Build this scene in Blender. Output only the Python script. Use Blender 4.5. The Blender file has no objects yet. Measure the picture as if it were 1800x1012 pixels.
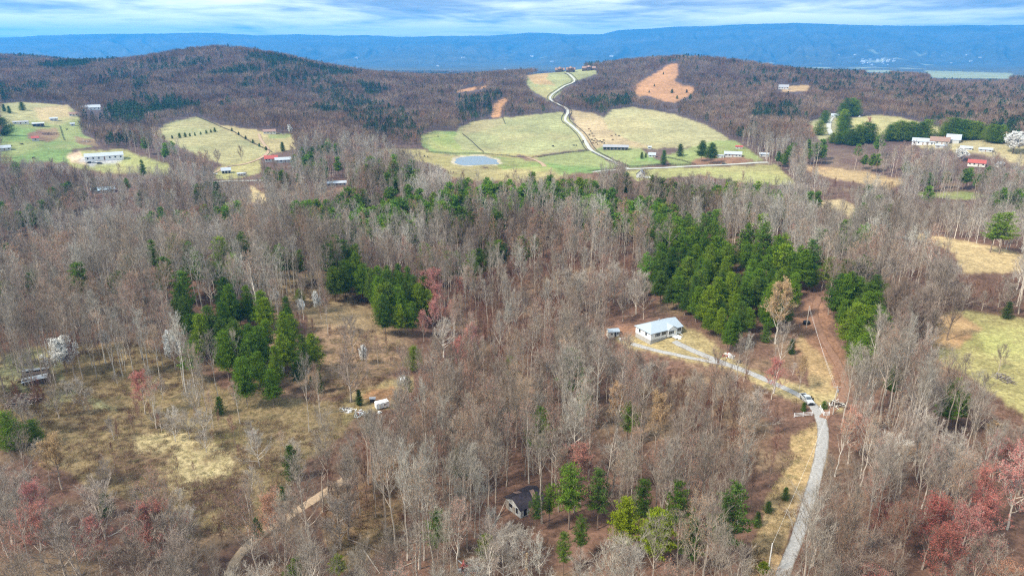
import bpy, math, random, numpy as np
from math import sin, cos, pi, radians, atan2, log, exp, tan, sqrt
S = bpy.context.scene
COL = S.collection
# ------------------------------------------------------------------ camera
HC = 100.0; PITCH = radians(19.2); F = 1200.0
cam = bpy.data.cameras.new("camera"); camo = bpy.data.objects.new("camera", cam); COL.objects.link(camo)
cam.sensor_width = 36; cam.lens = 24.0; cam.clip_start = 1; cam.clip_end = 60000
camo.location = (0, 0, HC); camo.rotation_euler = (pi / 2 - PITCH, 0, 0)
S.camera = camo
# ------------------------------------------------------------------ sky and light
SUN_EL = radians(48); SUN_AZ = radians(-120)      # azimuth from +Y towards +X: the sun stands behind the left shoulder
W = bpy.data.worlds.new("World"); S.world = W; W.use_nodes = True
def nodes(nt):
    nt.nodes.clear()
    def N(t, **k):
        n = nt.nodes.new(t)
        for a, b in k.items():
            if a == 'inp':
                for i, v in b.items(): n.inputs[i].default_value = v
            else: setattr(n, a, b)
        return n
    def L(a, b, o=0, i=0): nt.links.new(a.outputs[o], b.inputs[i])
    return N, L
def ramp(n, stops):
    cr = n.color_ramp
    while len(cr.elements) > 1: cr.elements.remove(cr.elements[-1])
    for k, (p, c) in enumerate(stops):
        e = cr.elements[0] if k == 0 else cr.elements.new(p)
        e.position = p; e.color = tuple(c) + ((1,) if len(c) == 3 else ())
N, L = nodes(W.node_tree)
tc = N('ShaderNodeTexCoord')
sx = N('ShaderNodeSeparateXYZ'); L(tc, sx, 'Generated')
sky = N('ShaderNodeTexSky', sky_type='NISHITA', sun_disc=False, sun_elevation=SUN_EL, sun_rotation=SUN_AZ, air_density=1.2, dust_density=1.5)
# cloud layer: elevation stretched, as a layer seen edge-on
zc = N('ShaderNodeMath', operation='MAXIMUM', inp={1: 0.0}); L(sx, zc, 'Z')
za = N('ShaderNodeMath', operation='ADD', inp={1: 0.045}); L(zc, za)
dx = N('ShaderNodeMath', operation='DIVIDE'); L(sx, dx, 'X', 0); L(za, dx, 0, 1)
dy = N('ShaderNodeMath', operation='DIVIDE'); L(sx, dy, 'Y', 0); L(za, dy, 0, 1)
cv = N('ShaderNodeCombineXYZ', inp={2: 3.7}); L(dx, cv, 0, 0); L(dy, cv, 0, 1)
mp = N('ShaderNodeMapping'); mp.inputs['Scale'].default_value = (0.50, 0.40, 1); L(cv, mp)
n1 = N('ShaderNodeTexNoise', inp={'Scale': 1.0, 'Detail': 8.0, 'Roughness': 0.58, 'Distortion': 0.25}); L(mp, n1)
# low bright gap under the cloud deck near the ridge
gz = N('ShaderNodeMapRange', inp={1: 0.024, 2: 0.075, 3: -0.17, 4: 0.07}); L(sx, gz, 'Z')
ad = N('ShaderNodeMath', operation='ADD'); L(n1, ad); L(gz, ad, 0, 1)
cr = N('ShaderNodeValToRGB'); L(ad, cr)
ramp(cr, [(0.30, (14.5, 14.4, 14.2)), (0.43, (9.4, 9.8, 10.1)), (0.49, (6.2, 6.7, 7.0)), (0.55, (4.3, 4.7, 5.0)), (0.63, (2.8, 3.4, 3.9))])
hb = N('ShaderNodeMapRange', inp={1: 0.07, 2: 0.4, 3: 1.0, 4: 2.4}); L(sx, hb, 'Z')
hs = N('ShaderNodeVectorMath', operation='SCALE'); L(cr, hs); L(hb, hs, 0, 'Scale')
mx = N('ShaderNodeMix', data_type='RGBA'); mx.inputs[0].default_value = 0.96
L(sky, mx, 0, 6); L(hs, mx, 0, 7)
bg = N('ShaderNodeBackground', inp={'Strength': 0.092}); L(mx, bg, 2, 0)
ow = N('ShaderNodeOutputWorld'); L(bg, ow)
sun = bpy.data.lights.new("sun", 'SUN'); sun.energy = 4.3; sun.angle = radians(7); sun.color = (1, 0.94, 0.83)
suno = bpy.data.objects.new("sun", sun); COL.objects.link(suno)
suno.rotation_euler = (pi / 2 - SUN_EL, 0, -SUN_AZ + pi)
S.view_settings.view_transform = 'Standard'; S.view_settings.look = 'None'; S.view_settings.gamma = 1
S.view_settings.exposure = 0.62
S.render.engine = 'CYCLES'
cy = S.cycles
cy.use_denoising = False; cy.filter_width = 1.2
cy.max_bounces = 4; cy.diffuse_bounces = 2; cy.glossy_bounces = 2; cy.transmission_bounces = 2; cy.transparent_max_bounces = 4; cy.volume_bounces = 2
cy.use_adaptive_sampling = True; cy.adaptive_threshold = 0.01
cy.caustics_reflective = False; cy.caustics_refractive = False
rng = np.random.default_rng(11); random.seed(5)
# ------------------------------------------------------------------ helpers
CP, SP = cos(PITCH), sin(PITCH)
def ray(px, py):
    cx = (px - 900) / F; c = (506 - py) / F
    return np.array([cx, CP + c * SP, -SP + c * CP])
def project(x, y, z):
    """world -> photograph pixels (1800 wide)"""
    dz = z - HC
    d = y * CP - dz * SP
    d = np.where(d < 1e-3, 1e-3, d)
    return 900 + F * x / d, 506 - F * (y * SP + dz * CP) / d
def _h(i, j, s):
    v = np.sin(i * 127.1 + j * 311.7 + s * 74.7) * 43758.5453
    return v - np.floor(v)
def vnoise(x, y, s=0):
    i = np.floor(x); j = np.floor(y); fx = x - i; fy = y - j
    fx = fx * fx * (3 - 2 * fx); fy = fy * fy * (3 - 2 * fy)
    a = _h(i, j, s); b = _h(i + 1, j, s); c = _h(i, j + 1, s); d = _h(i + 1, j + 1, s)
    return (a + (b - a) * fx) * (1 - fy) + (c + (d - c) * fx) * fy
def fbm(x, y, s=0, o=4):
    t = 0; a = 1; n = 0
    for k in range(o):
        t = t + a * vnoise(x * 2 ** k, y * 2 ** k, s + k); n += a; a *= 0.5
    return t / n
def sstep(a, b, x):
    t = np.clip((x - a) / (b - a), 0, 1); return t * t * (3 - 2 * t)
# ------------------------------------------------------------------ terrain
CPTS = []
def cz(R, *pz):
    for px, z in pz:
        py = 506 + F * tan(atan2(HC - z, R) - PITCH)
        r = ray(px, py); CPTS.append((atan2(r[0], r[1]), log(R), z))
def cp(*l):
    for px, py, R in l:
        r = ray(px, py); t = R / math.hypot(r[0], r[1]); CPTS.append((atan2(r[0], r[1]), log(R), HC + t * r[2]))
cz(25, (-300, -2), (900, -4), (2100, -2))
cz(60, (-300, 2), (450, 0), (1350, -2), (2100, 0))
cz(110, (-300, 4), (0, 4), (450, 0), (900, -3), (1350, 0), (1800, 0), (2100, 0))
cz(185, (-200, 3), (0, 2), (450, -3), (900, -6), (1180, -3), (1430, 0), (1700, 1), (2000, 2))
cz(240, (0, 4), (300, 0), (620, 0), (900, -10), (1150, 0), (1400, 0), (1700, 3))
cz(320, (-200, 2), (0, 3), (300, 12), (600, 2), (900, -6), (1200, 5), (1500, 5), (1750, 4), (2000, 4))
cz(420, (0, -20), (300, -12), (500, -4), (700, 3), (950, 10), (1250, 4), (1500, 0), (1720, 6))
cz(500, (-200, -12), (0, -14), (400, -8), (600, 6), (800, 14), (950, 21), (1100, 12), (1200, 2), (1500, -5), (1800, -2), (2000, -2))
cz(600, (0, -10), (400, -8), (650, -8), (900, -10), (1150, -8), (1350, -6), (1600, -8), (1800, -8))
cz(690, (-200, -9), (0, -9), (300, -8), (600, -8), (900, -8), (1200, -8), (1500, -6), (1800, -8), (2000, -8))
cp((60,240,900),(60,190,1100),(200,240,950),(183,275,770),(350,240,860),(345,207,1020),(500,240,870),
 (200,190,1180),(400,190,1180),(550,190,1180),(700,235,880),(0,150,1500),(150,150,1500),(400,140,1420),(250,120,1650),
 (390,89,1800),(300,98,1800),(250,108,1850),(480,100,1800),(560,118,1750),(640,136,1700),(720,140,1750),(820,142,1900),(900,142,2000),
 (0,104,2500),(60,106,2500),(120,112,2500),(180,122,2400),(230,122,2400),(-200,108,2400),
 (480,128,1500),(600,180,1250),(700,215,1000),(760,200,1150),
 (850,178,1180),(900,168,1280),(940,172,1250),
 (815,264,790),(900,270,790),(1000,264,790),(850,215,1000),(990,200,1050),(1020,235,900),(1110,193,1060),(1062,212,980),(1062,240,870),
 (1240,222,970),(1150,256,815),(1285,250,800),
 (992,190,1120),(967,172,1280),(1010,142,1500),(998,128,1650),(1040,125,1680),(930,142,1550),(940,158,1400),
 (1100,140,1500),(1100,129,1650),(1165,165,1350),(1175,116,1650),(1200,103,1750),(1250,109,1800),(1310,119,1850),(1400,130,2000),(1500,132,2200),
 (1600,138,2200),(1700,144,2300),(1800,148,2400),(2000,150,2400),
 (1280,190,1150),(1390,158,1450),(1500,170,1350),(1650,180,1300),(1780,190,1300),(1570,207,1060),(1570,235,900),(1640,252,820),
 (1440,220,980),(1700,262,790),(1790,265,790),(1350,240,880),(2000,230,900),(-200,200,1100))
cz(2300, (390, 20), (700, 5), (1000, 0), (1200, 10))
for R, z in ((3300, -22), (5000, -35), (8000, -48), (12000, -50), (20000, -50)):
    cz(R, *[(p, z) for p in (-300, 200, 600, 1000, 1400, 1800, 2100)])
C = np.array(CPTS)
def _phi(d2): return np.sqrt(d2 + 0.006)
_k = len(C); _A = _phi(((C[:, None, :2] - C[None, :, :2]) ** 2).sum(2)) - 0.0
_M = np.zeros((_k + 1, _k + 1)); _M[:_k, :_k] = _A - np.eye(_k) * 0.004; _M[:_k, _k] = 1; _M[_k, :_k] = 1
_w = np.linalg.solve(_M, np.append(C[:, 2], 0))
TH_MAX = 0.80
RIDGE = [(-400,68),(0,66),(100,62),(180,60),(250,60),(300,58.5),(380,58),(450,63),(520,60.5),(600,63),(640,62),(700,65),(780,63.5),(860,63),(905,60),(930,57),(960,58),(1000,61),(1060,60),(1090,53),(1150,50),(1185,47),(1250,46),(1310,43),(1400,40.5),(1440,42),(1500,44),(1560,45.5),(1650,45.5),(1720,44.5),(1800,44),(2200,47)]
RID_T = np.array([atan2(ray(a, b)[0], ray(a, b)[1]) for a, b in RIDGE])
R_RIDGE = 12500.0
RID_Z = np.array([HC + R_RIDGE / math.hypot(*ray(a, b)[:2]) * ray(a, b)[2] for a, b in RIDGE])
nth_in, nu = 880, 860
th = np.concatenate([np.linspace(-1.35, -0.72, 60, endpoint=False), np.linspace(-0.72, 0.72, nth_in), np.linspace(0.72, 1.35, 61)[1:]])
us = np.linspace(log(16), log(17000), nu)
TH, U = np.meshgrid(th, us)          # rows: range, columns: azimuth
RR = np.exp(U); X = RR * np.sin(TH); Y = RR * np.cos(TH)
thc = np.clip(TH, -TH_MAX, TH_MAX)
Z = np.full(TH.shape, _w[_k])
for i in range(_k):
    Z += _w[i] * _phi((thc - C[i, 0]) ** 2 + (U - C[i, 1]) ** 2)
# natural relief on top
far = sstep(600, 1500, RR) * (1 - sstep(2600, 3500, RR))
Z += (fbm(X / 60, Y / 60, 3, 4) - 0.5) * (1.5 + 1.0 * sstep(250, 500, RR)) + (fbm(X / 260, Y / 260, 9, 3) - 0.5) * 18 * far * sstep(1080, 1300, RR)
Z += (fbm(X / 900, Y / 900, 19, 4) - 0.5) * 30 * sstep(3200, 5000, RR) * (1 - sstep(6500, 7500, RR))
# the long mountain ridge across the valley
rz = np.interp(TH, RID_T, RID_Z) + (fbm(TH * 90, U * 0, 5, 4) - 0.5) * 14
foot = 7600 + (fbm(TH * 7, U * 0, 21, 3) - 0.5) * 2600
t = np.clip((RR - foot) / (R_RIDGE - foot), 0, 1)
spur = fbm(TH * 26 + (fbm(TH * 9, U * 5, 2, 2) - 0.5) * 3, U * 2.2, 31, 4)
spur = np.abs(spur - 0.5) * 2
prof = t ** 1.25 * (1 - 0.0 * t)
Zm = -45 + (rz + 45) * np.clip(prof - (0.85 * spur - 0.1) * np.sin(np.clip(t, 0, 1) * pi) ** 1.0 * 0.55, 0, 1.05)
Zm = np.where(RR > R_RIDGE, rz - (RR - R_RIDGE) * 0.12, Zm)
m = sstep(7000, 8200, RR)
Z = Z * (1 - m) + Zm * m
POND = (838, 285)
def gz(x, y):
    x = np.asarray(x, float); y = np.asarray(y, float)
    a = np.arctan2(x, y); u = np.log(np.maximum(np.hypot(x, y), 16.01))
    ia = np.clip(np.interp(a, th, np.arange(len(th))), 0, len(th) - 1.001); iu = np.clip((u - us[0]) / (us[1] - us[0]), 0, nu - 1.001)
    i = iu.astype(int); j = ia.astype(int); fu = iu - i; fa = ia - j
    return (Z[i, j] * (1 - fa) + Z[i, j + 1] * fa) * (1 - fu) + (Z[i + 1, j] * (1 - fa) + Z[i + 1, j + 1] * fa) * fu
_rr = np.geomspace(40, 15000, 6000)
def hit(px, py, rmin=0, dz=0.0):
    """where the sight line of a photograph pixel first meets the ground (or a height dz above it)"""
    r = ray(px, py); h = math.hypot(r[0], r[1])
    R = _rr[_rr > max(rmin, 570 if py < 313 else 0)]
    x = R * r[0] / h; y = R * r[1] / h; z = HC + R * r[2] / h
    k = np.nonzero(z < gz(x, y) + dz)[0]
    k = k[0] if len(k) else len(R) - 1
    if k > 0:
        d1 = z[k] - gz(x[k], y[k]) - dz; d0 = z[k - 1] - gz(x[k - 1], y[k - 1]) - dz
        f = d0 / (d0 - d1) if d0 != d1 else 0
        xx = x[k - 1] + (x[k] - x[k - 1]) * f; yy = y[k - 1] + (y[k] - y[k - 1]) * f
    else: xx, yy = x[k], y[k]
    return float(xx), float(yy), float(gz(xx, yy))
# pond: a level basin in the meadow
_pp = np.array([hit(a, b)[:2] for a, b in ((804, 289), (803, 283), (808, 278), (828, 276), (848, 276), (860, 279), (872, 285), (877, 289), (858, 290), (838, 291), (818, 292))])
POND_C = _pp.mean(0); POND_Z = float(gz(*POND_C))
PA = np.arctan2(_pp[:, 0] - POND_C[0], _pp[:, 1] - POND_C[1]); PD = np.hypot(*(_pp - POND_C).T)
o_ = np.argsort(PA); PA = PA[o_]; PD = PD[o_]
def pond_f(x, y):
    dx = x - POND_C[0]; dy = y - POND_C[1]; a = np.arctan2(dx, dy)
    return np.hypot(dx, dy) / np.interp(a, PA, PD, period=2 * pi)
pf = pond_f(X, Y)
Z = Z * sstep(1.0, 1.9, pf) + (POND_Z + 0.7 * sstep(0.97, 1.12, pf) - 1.2 * (1 - sstep(0.85, 0.99, pf))) * (1 - sstep(1.0, 1.9, pf))
# ------------------------------------------------------------------ ground cover (regions of the land, given as outlines R-limited)
G_HAY = (0.27, 0.26, 0.125); G_GREEN = (0.14, 0.21, 0.065); G_TAN = (0.40, 0.305, 0.165); G_STRAW = (0.36, 0.265, 0.125)
G_ORANGE = (0.38, 0.20, 0.095); G_LITTER = (0.125, 0.070, 0.048); G_MUD = (0.15, 0.085, 0.06); G_RED = (0.215, 0.115, 0.07); G_GRAVEL = (0.36, 0.35, 0.34)
G_OLIVE = (0.235, 0.215, 0.075); G_BRUSH = (0.15, 0.10, 0.055); G_PATH = (0.45, 0.33, 0.22)
# (outline, rmin, rmax, colour, keeps trees away)
AREAS = [
 ([(0,182),(30,180),(80,182),(122,186),(140,205),(146,238),(162,243),(160,258),(130,262),(122,285),(0,285)],600,1350,G_GREEN,1),
 ([(0,182),(30,180),(80,182),(122,186),(140,205),(100,222),(60,212),(0,222)],600,1350,G_HAY,1),
 ([(60,190),(120,184),(125,205),(70,212)],600,1350,G_TAN,1),
 ([(48,235),(65,228),(100,225),(106,240),(85,250),(50,243)],600,1350,G_MUD,1),
 ([(130,240),(168,245),(172,257),(135,252)],600,1350,G_MUD,1),
 ([(118,270),(150,265),(215,262),(250,275),(300,290),(302,306),(200,306),(120,292)],550,1100,(0.26,0.26,0.10),1),
 ([(118,272),(142,265),(152,290),(125,286)],550,1100,G_PATH,1),
 ([(134,282),(152,275),(214,272),(216,285),(160,291)],550,1100,G_GRAVEL,1),
 ([(268,235),(300,215),(345,205),(375,215),(430,235),(470,255),(478,268),(440,286),(390,290),(345,272),(300,250)],650,1350,G_HAY,1),
 ([(372,216),(400,222),(515,238),(522,262),(480,270),(440,250)],650,1350,(0.33,0.27,0.13),1),
 ([(470,235),(515,236),(508,243),(472,243)],650,1350,G_GREEN,1),
 ([(375,302),(398,288),(455,278),(462,302),(420,315),(380,315)],500,900,(0.27,0.25,0.10),1),
 ([(740,238),(765,230),(810,232),(850,265),(880,272),(830,276),(760,268),(742,255)],650,1300,G_GREEN,1),
 ([(745,236),(800,236),(815,232),(822,262),(800,268),(760,262)],650,1300,(0.20,0.24,0.075),1),
 ([(815,264),(798,243),(806,226),(830,214),(870,209),(985,197),(1000,205),(1020,235),(1032,262),(950,272),(880,270)],650,1300,(0.26,0.26,0.12),1),
 ([(813,240),(812,226),(835,213),(883,207),(888,219)],650,1300,(0.27,0.24,0.12),1),
 ([(1000,193),(1045,200),(1062,207),(1075,193),(1110,188),(1180,200),(1240,220),(1278,242),(1285,250),(1240,256),(1150,262),(1085,260),(1045,264),(1020,235)],650,1300,(0.31,0.28,0.14),1),
 ([(1000,193),(1045,200),(1062,210),(1068,225),(1100,245),(1150,258),(1085,260),(1045,264),(1020,235)],650,1300,(0.35,0.265,0.15),1),
 ([(660,262),(735,262),(800,275),(870,268),(950,272),(988,300),(950,306),(830,312),(800,302),(745,284),(680,272)],430,820,(0.26,0.225,0.09),1),
 ([(860,276),(945,280),(980,300),(960,304),(880,298)],430,820,(0.18,0.225,0.065),1),
 ([(790,296),(880,298),(985,302),(1005,312),(960,318),(830,318),(780,308)],430,720,(0.23,0.20,0.09),0),
 ([(905,272),(930,276),(950,284),(925,284)],550,820,G_MUD,1),
 ([(942,276),(1035,264),(1092,293),(1060,302),(985,306)],430,1000,G_GREEN,1),
 ([(1042,266),(1060,258),(1125,262),(1165,287),(1110,296)],550,1000,G_GREEN,1),
 ([(1165,275),(1250,248),(1290,246),(1342,282),(1310,288),(1180,291)],550,1000,(0.20,0.23,0.08),1),
 ([(1215,283),(1245,272),(1300,275),(1330,282),(1310,287),(1215,290)],550,1000,G_RED,0),
 ([(1090,300),(1330,291),(1362,290),(1402,325),(1335,326),(1230,308),(1120,318)],450,800,(0.27,0.26,0.10),1),
 ([(1395,290),(1470,295),(1600,318),(1565,332),(1450,312)],450,800,(0.32,0.21,0.11),1),
 ([(1605,338),(1700,336),(1745,345),(1700,352),(1620,346)],350,800,(0.22,0.25,0.08),1),
 ([(925,133),(960,127),(1000,121),(1045,121),(1050,130),(1012,142),(990,155),(985,165),(964,178),(958,172),(935,160),(925,148)],1150,2000,(0.25,0.25,0.11),1),
 ([(925,133),(965,128),(960,138),(975,150),(940,148)],1150,2000,(0.36,0.24,0.11),1),
 ([(935,153),(963,153),(975,158),(962,175),(945,165)],1150,2000,(0.27,0.24,0.10),1),
 ([(1113,160),(1120,148),(1132,140),(1150,130),(1163,122),(1178,112),(1191,112),(1193,130),(1184,142),(1200,150),(1220,153),(1222,160),(1205,172),(1185,181),(1165,178),(1140,168),(1122,170)],1100,2000,G_ORANGE,1),
 ([(862,207),(868,185),(884,172),(895,172),(882,190),(878,206)],950,1500,G_ORANGE,1),
 ([(800,160),(830,154),(857,150),(857,154),(825,160),(800,164)],1100,1900,G_ORANGE,1),
 ([(1485,230),(1498,208),(1540,202),(1580,206),(1650,224),(1657,234),(1560,242)],780,1300,(0.31,0.28,0.12),1),
 ([(1418,216),(1462,202),(1478,205),(1478,236),(1440,246)],780,1300,(0.27,0.25,0.13),1),
 ([(1355,226),(1430,220),(1432,240),(1360,242)],780,1300,(0.26,0.12,0.075),0),
 ([(1598,244),(1680,240),(1785,255),(1800,256),(1800,292),(1745,272),(1620,260)],650,1100,(0.34,0.29,0.16),1),
 ([(1375,152),(1425,150),(1420,160),(1375,162)],1200,1700,(0.36,0.24,0.12),1),
 ([(1395,354),(1480,351),(1506,362),(1502,388),(1480,374),(1420,364)],380,620,G_TAN,1),
 ([(440,325),(470,345),(462,362),(440,352)],350,620,G_TAN,1),
 ([(1572,406),(1680,420),(1800,448),(1800,478),(1690,478),(1684,448),(1640,430)],280,520,(0.46,0.33,0.17),1),
 ([(1632,588),(1645,560),(1682,547),(1760,555),(1830,565),(1830,760),(1760,700),(1700,655),(1652,640)],150,330,G_OLIVE,1),
 ([(1620,575),(1650,555),(1690,552),(1720,575),(1690,610),(1640,612)],150,330,(0.30,0.17,0.085),1),
 ([(1720,580),(1800,575),(1830,600),(1830,640),(1740,630)],150,330,(0.30,0.29,0.10),1),
 ([(-60,640),(60,608),(230,598),(300,622),(400,684),(560,706),(660,700),(612,762),(540,800),(505,860),(440,930),(330,950),(250,880),(160,860),(60,800),(-60,770)],100,300,(0.195,0.14,0.072),0),
 ([(-60,640),(60,612),(100,625),(120,680),(200,720),(60,715),(-60,700)],100,300,(0.25,0.235,0.12),0),
 ([(250,760),(330,740),(420,780),(400,860),(320,870),(240,830)],100,300,(0.36,0.285,0.15),0),
 ([(330,850),(440,830),(440,900),(400,950),(310,940)],100,300,(0.085,0.05,0.035),0),
 ([(370,772),(440,742),(470,745),(400,790)],100,300,(0.14,0.11,0.045),0),
 ([(170,800),(300,795),(280,850),(180,850)],100,300,(0.12,0.075,0.045),0),
 ([(370,490),(480,478),(600,482),(622,520),(700,560),(705,640),(650,690),(560,700),(470,650),(540,600),(545,560),(500,520)],180,360,(0.22,0.14,0.085),0),
 ([(1078,592),(1108,572),(1212,578),(1300,636),(1400,680),(1470,684),(1475,722),(1400,704),(1290,655),(1180,626),(1090,608)],170,300,(0.30,0.23,0.11),1),
 ([(1060,575),(1110,570),(1120,590),(1070,592)],170,300,G_RED,1),
 ([(1380,606),(1398,540),(1446,526),(1482,640),(1486,700),(1425,645)],170,340,G_RED,1),
 ([(1395,600),(1412,590),(1450,640),(1470,690),(1430,690)],170,340,(0.30,0.20,0.10),1),
 ([(1300,1030),(1345,890),(1395,770),(1440,735),(1448,800),(1395,930),(1365,1030)],90,200,(0.36,0.235,0.115),1),
 ([(598,722),(620,692),(718,660),(722,690),(672,724),(612,748)],150,280,(0.28,0.21,0.10),1),
 ([(640,700),(655,685),(690,682),(690,700),(660,712)],150,280,G_ORANGE,1),
 ([(560,880),(640,850),(700,800),(740,840),(700,950),(600,1010)],90,200,(0.19,0.105,0.062),0),
 ([(1625,124),(1780,129),(1775,139),(1640,137)],2200,6000,(0.26,0.28,0.15),1),
 ([(1520,122),(1568,124),(1565,128),(1520,127)],2000,6000,(0.26,0.28,0.17),1),
]
PATCH = [(0.36, 0.285, 0.15), (0.085,0.05,0.035), (0.14,0.11,0.045), (0.12,0.075,0.045), (0.25,0.235,0.12)]
def inpoly(px, py, poly):
    r = np.zeros(px.shape, bool); n = len(poly); j = n - 1
    for i in range(n):
        xi, yi = poly[i]; xj, yj = poly[j]
        if yi != yj:
            r ^= ((yi > py) != (yj > py)) & (px < (xj - xi) * (py - yi) / (yj - yi) + xi)
        j = i
    return r
PX, PY = project(X, Y, Z)
wob = np.clip(1200 / RR * 7.0, 5, 46)
PXn = PX + (fbm(X / 9, Y / 9, 41, 3) - 0.5) * wob; PYn = PY + (fbm(X / 9, Y / 9, 51, 3) - 0.5) * wob * 0.4
colr = np.empty(X.shape + (4,)); colr[..., :3] = G_LITTER; colr[..., 3] = 0    # alpha: 0 woodland floor, 1 open grass
# patchy woodland floor
nn = fbm(X / 35, Y / 35, 61, 4)[..., None]
colr[..., :3] = colr[..., :3] * (0.75 + 0.5 * nn) + np.array([0.07, 0.06, 0.03]) * sstep(0.55, 0.75, fbm(X / 22, Y / 22, 71, 3))[..., None]
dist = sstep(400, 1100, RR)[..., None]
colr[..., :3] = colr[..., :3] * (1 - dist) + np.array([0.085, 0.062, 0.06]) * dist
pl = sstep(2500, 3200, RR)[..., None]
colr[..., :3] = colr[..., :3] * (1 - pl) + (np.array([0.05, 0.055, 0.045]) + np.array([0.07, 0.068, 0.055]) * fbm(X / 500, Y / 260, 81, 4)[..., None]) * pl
# distant farmland on the valley floor and lower slopes
ff = (fbm(X / 210, Y / 420, 91, 3) > 0.70) & (RR > 4200) & (RR < 9800)
right = sstep(-0.15, 0.55, TH)
ff &= vnoise(X / 1500, Y / 1500, 97) < 0.10 + 0.60 * right
colr[ff, :3] = (0.26, 0.28, 0.19); 
for poly, r0, r1, c, kp in AREAS:
    a = np.array(poly); b0 = a.min(0) - 14; b1 = a.max(0) + 14
    s = (RR > r0) & (RR < r1) & (PX > b0[0]) & (PX < b1[0]) & (PY > b0[1]) & (PY < b1[1])
    if not s.any(): continue
    k = np.zeros(s.shape, bool); k[s] = inpoly(PXn[s], PYn[s], poly)
    if kp == 0 and r1 <= 300 and c in PATCH: k &= (fbm(X / 5, Y / 5, 201, 4) > .43)
    colr[k, :3] = c; colr[k, 3] = 1.0
    if c is G_RED or c is G_ORANGE: colr[k, 3] = 0.5
# large-scale variation inside the meadows
v = (0.80 + 0.4 * fbm(X / 28, Y / 28, 101, 4))[..., None]
colr[..., :3] *= np.where(RR[..., None] < 2500, v, 1)
gr = (colr[..., 3] > 0.9) & (RR < 1300)
wv = (sstep(0.42, 0.62, fbm(X / 55, Y / 55, 111, 4)) * gr)[..., None]
colr[..., :3] = colr[..., :3] * (1 - 0.35 * wv) + np.array([0.34, 0.27, 0.13]) * 0.35 * wv
pm = (pf < 1.16) & (pf > 0.9); colr[pm, :3] = (0.44, 0.38, 0.28); colr[pf <= 0.9, :3] = (0.05, 0.06, 0.05)
# light smoothing of region borders
for _ in range(1):
    colr[1:-1, 1:-1] = (colr[1:-1, 1:-1] * 2 + colr[:-2, 1:-1] + colr[2:, 1:-1] + colr[1:-1, :-2] + colr[1:-1, 2:]) / 6
def grid_mesh(name, V, nr, nc):
    me = bpy.data.meshes.new(name)
    idx = np.arange(nr * nc).reshape(nr, nc)
    q = np.stack([idx[:-1, :-1], idx[:-1, 1:], idx[1:, 1:], idx[1:, :-1]], -1).reshape(-1, 4)[:, ::-1]
    return raw_mesh(me, V, q)
def raw_mesh(me, V, q):
    q = np.ascontiguousarray(q, dtype=np.int32); V = np.ascontiguousarray(V, dtype=np.float32)
    me.vertices.add(len(V)); me.vertices.foreach_set('co', V.ravel())
    k = q.shape[1]
    me.loops.add(q.size); me.loops.foreach_set('vertex_index', q.ravel())
    me.polygons.add(len(q)); me.polygons.foreach_set('loop_start', np.arange(len(q), dtype=np.int32) * k)
    me.update(calc_edges=True)
    return me
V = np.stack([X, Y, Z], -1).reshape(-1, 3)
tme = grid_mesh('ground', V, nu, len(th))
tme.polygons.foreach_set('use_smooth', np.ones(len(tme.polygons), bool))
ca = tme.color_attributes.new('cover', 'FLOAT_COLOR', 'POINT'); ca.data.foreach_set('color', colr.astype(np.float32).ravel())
def mat(name):
    m = bpy.data.materials.new(name); m.use_nodes = True; N, L = nodes(m.node_tree); return m, N, L
gm, N, L = mat('ground')
at = N('ShaderNodeAttribute', attribute_name='cover'); geo = N('ShaderNodeNewGeometry')
na = N('ShaderNodeTexNoise', inp={'Scale': 0.9, 'Detail': 5.0, 'Roughness': 0.65}); L(geo, na)
nb = N('ShaderNodeTexNoise', inp={'Scale': 0.16, 'Detail': 5.0, 'Roughness': 0.62}); L(geo, nb)
nc_ = N('ShaderNodeTexNoise', inp={'Scale': 0.012, 'Detail': 6.0, 'Roughness': 0.6}); L(geo, nc_)
ra = N('ShaderNodeMapRange', inp={1: 0.3, 2: 0.7, 3: 0.55, 4: 1.5}); L(na, ra)
rb = N('ShaderNodeMapRange', inp={1: 0.3, 2: 0.7, 3: 0.72, 4: 1.28}); L(nb, rb)
rc = N('ShaderNodeMapRange', inp={1: 0.3, 2: 0.7, 3: 0.78, 4: 1.22}); L(nc_, rc)
m1 = N('ShaderNodeMath', operation='MULTIPLY'); L(ra, m1); L(rb, m1, 0, 1)
m2 = N('ShaderNodeMath', operation='MULTIPLY'); L(m1, m2); L(rc, m2, 0, 1)
vm = N('ShaderNodeVectorMath', operation='SCALE'); L(at, vm); L(m2, vm, 0, 'Scale')
# scattered pale straw and dark bramble flecks in open ground
fl = N('ShaderNodeTexNoise', inp={'Scale': 0.45, 'Detail': 6.0, 'Roughness': 0.75, 'Distortion': 0.6}); L(geo, fl)
fr = N('ShaderNodeMapRange', inp={1: 0.52, 2: 0.64, 3: 0.0, 4: 0.55}); L(fl, fr)
mf = N('ShaderNodeMath', operation='MULTIPLY'); L(fr, mf); L(at, mf, 'Alpha', 1)
mixc = N('ShaderNodeMix', data_type='RGBA'); L(mf, mixc, 0, 0); L(vm, mixc, 0, 6); mixc.inputs[7].default_value = (0.13, 0.085, 0.045, 1)
lf = N('ShaderNodeTexNoise', inp={'Scale': 2.2, 'Detail': 5.0, 'Roughness': 0.8}); L(geo, lf)
lr = N('ShaderNodeMapRange', inp={1: 0.56, 2: 0.68, 3: 0.0, 4: 0.6}); L(lf, lr)
mixd = N('ShaderNodeMix', data_type='RGBA'); L(lr, mixd, 0, 0); L(mixc, mixd, 2, 6); mixd.inputs[7].default_value = (0.27, 0.19, 0.12, 1)
bs = N('ShaderNodeBsdfPrincipled', inp={'Roughness': 0.95, 'Specular IOR Level': 0.1}); L(mixd, bs, 2, 0)
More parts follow.
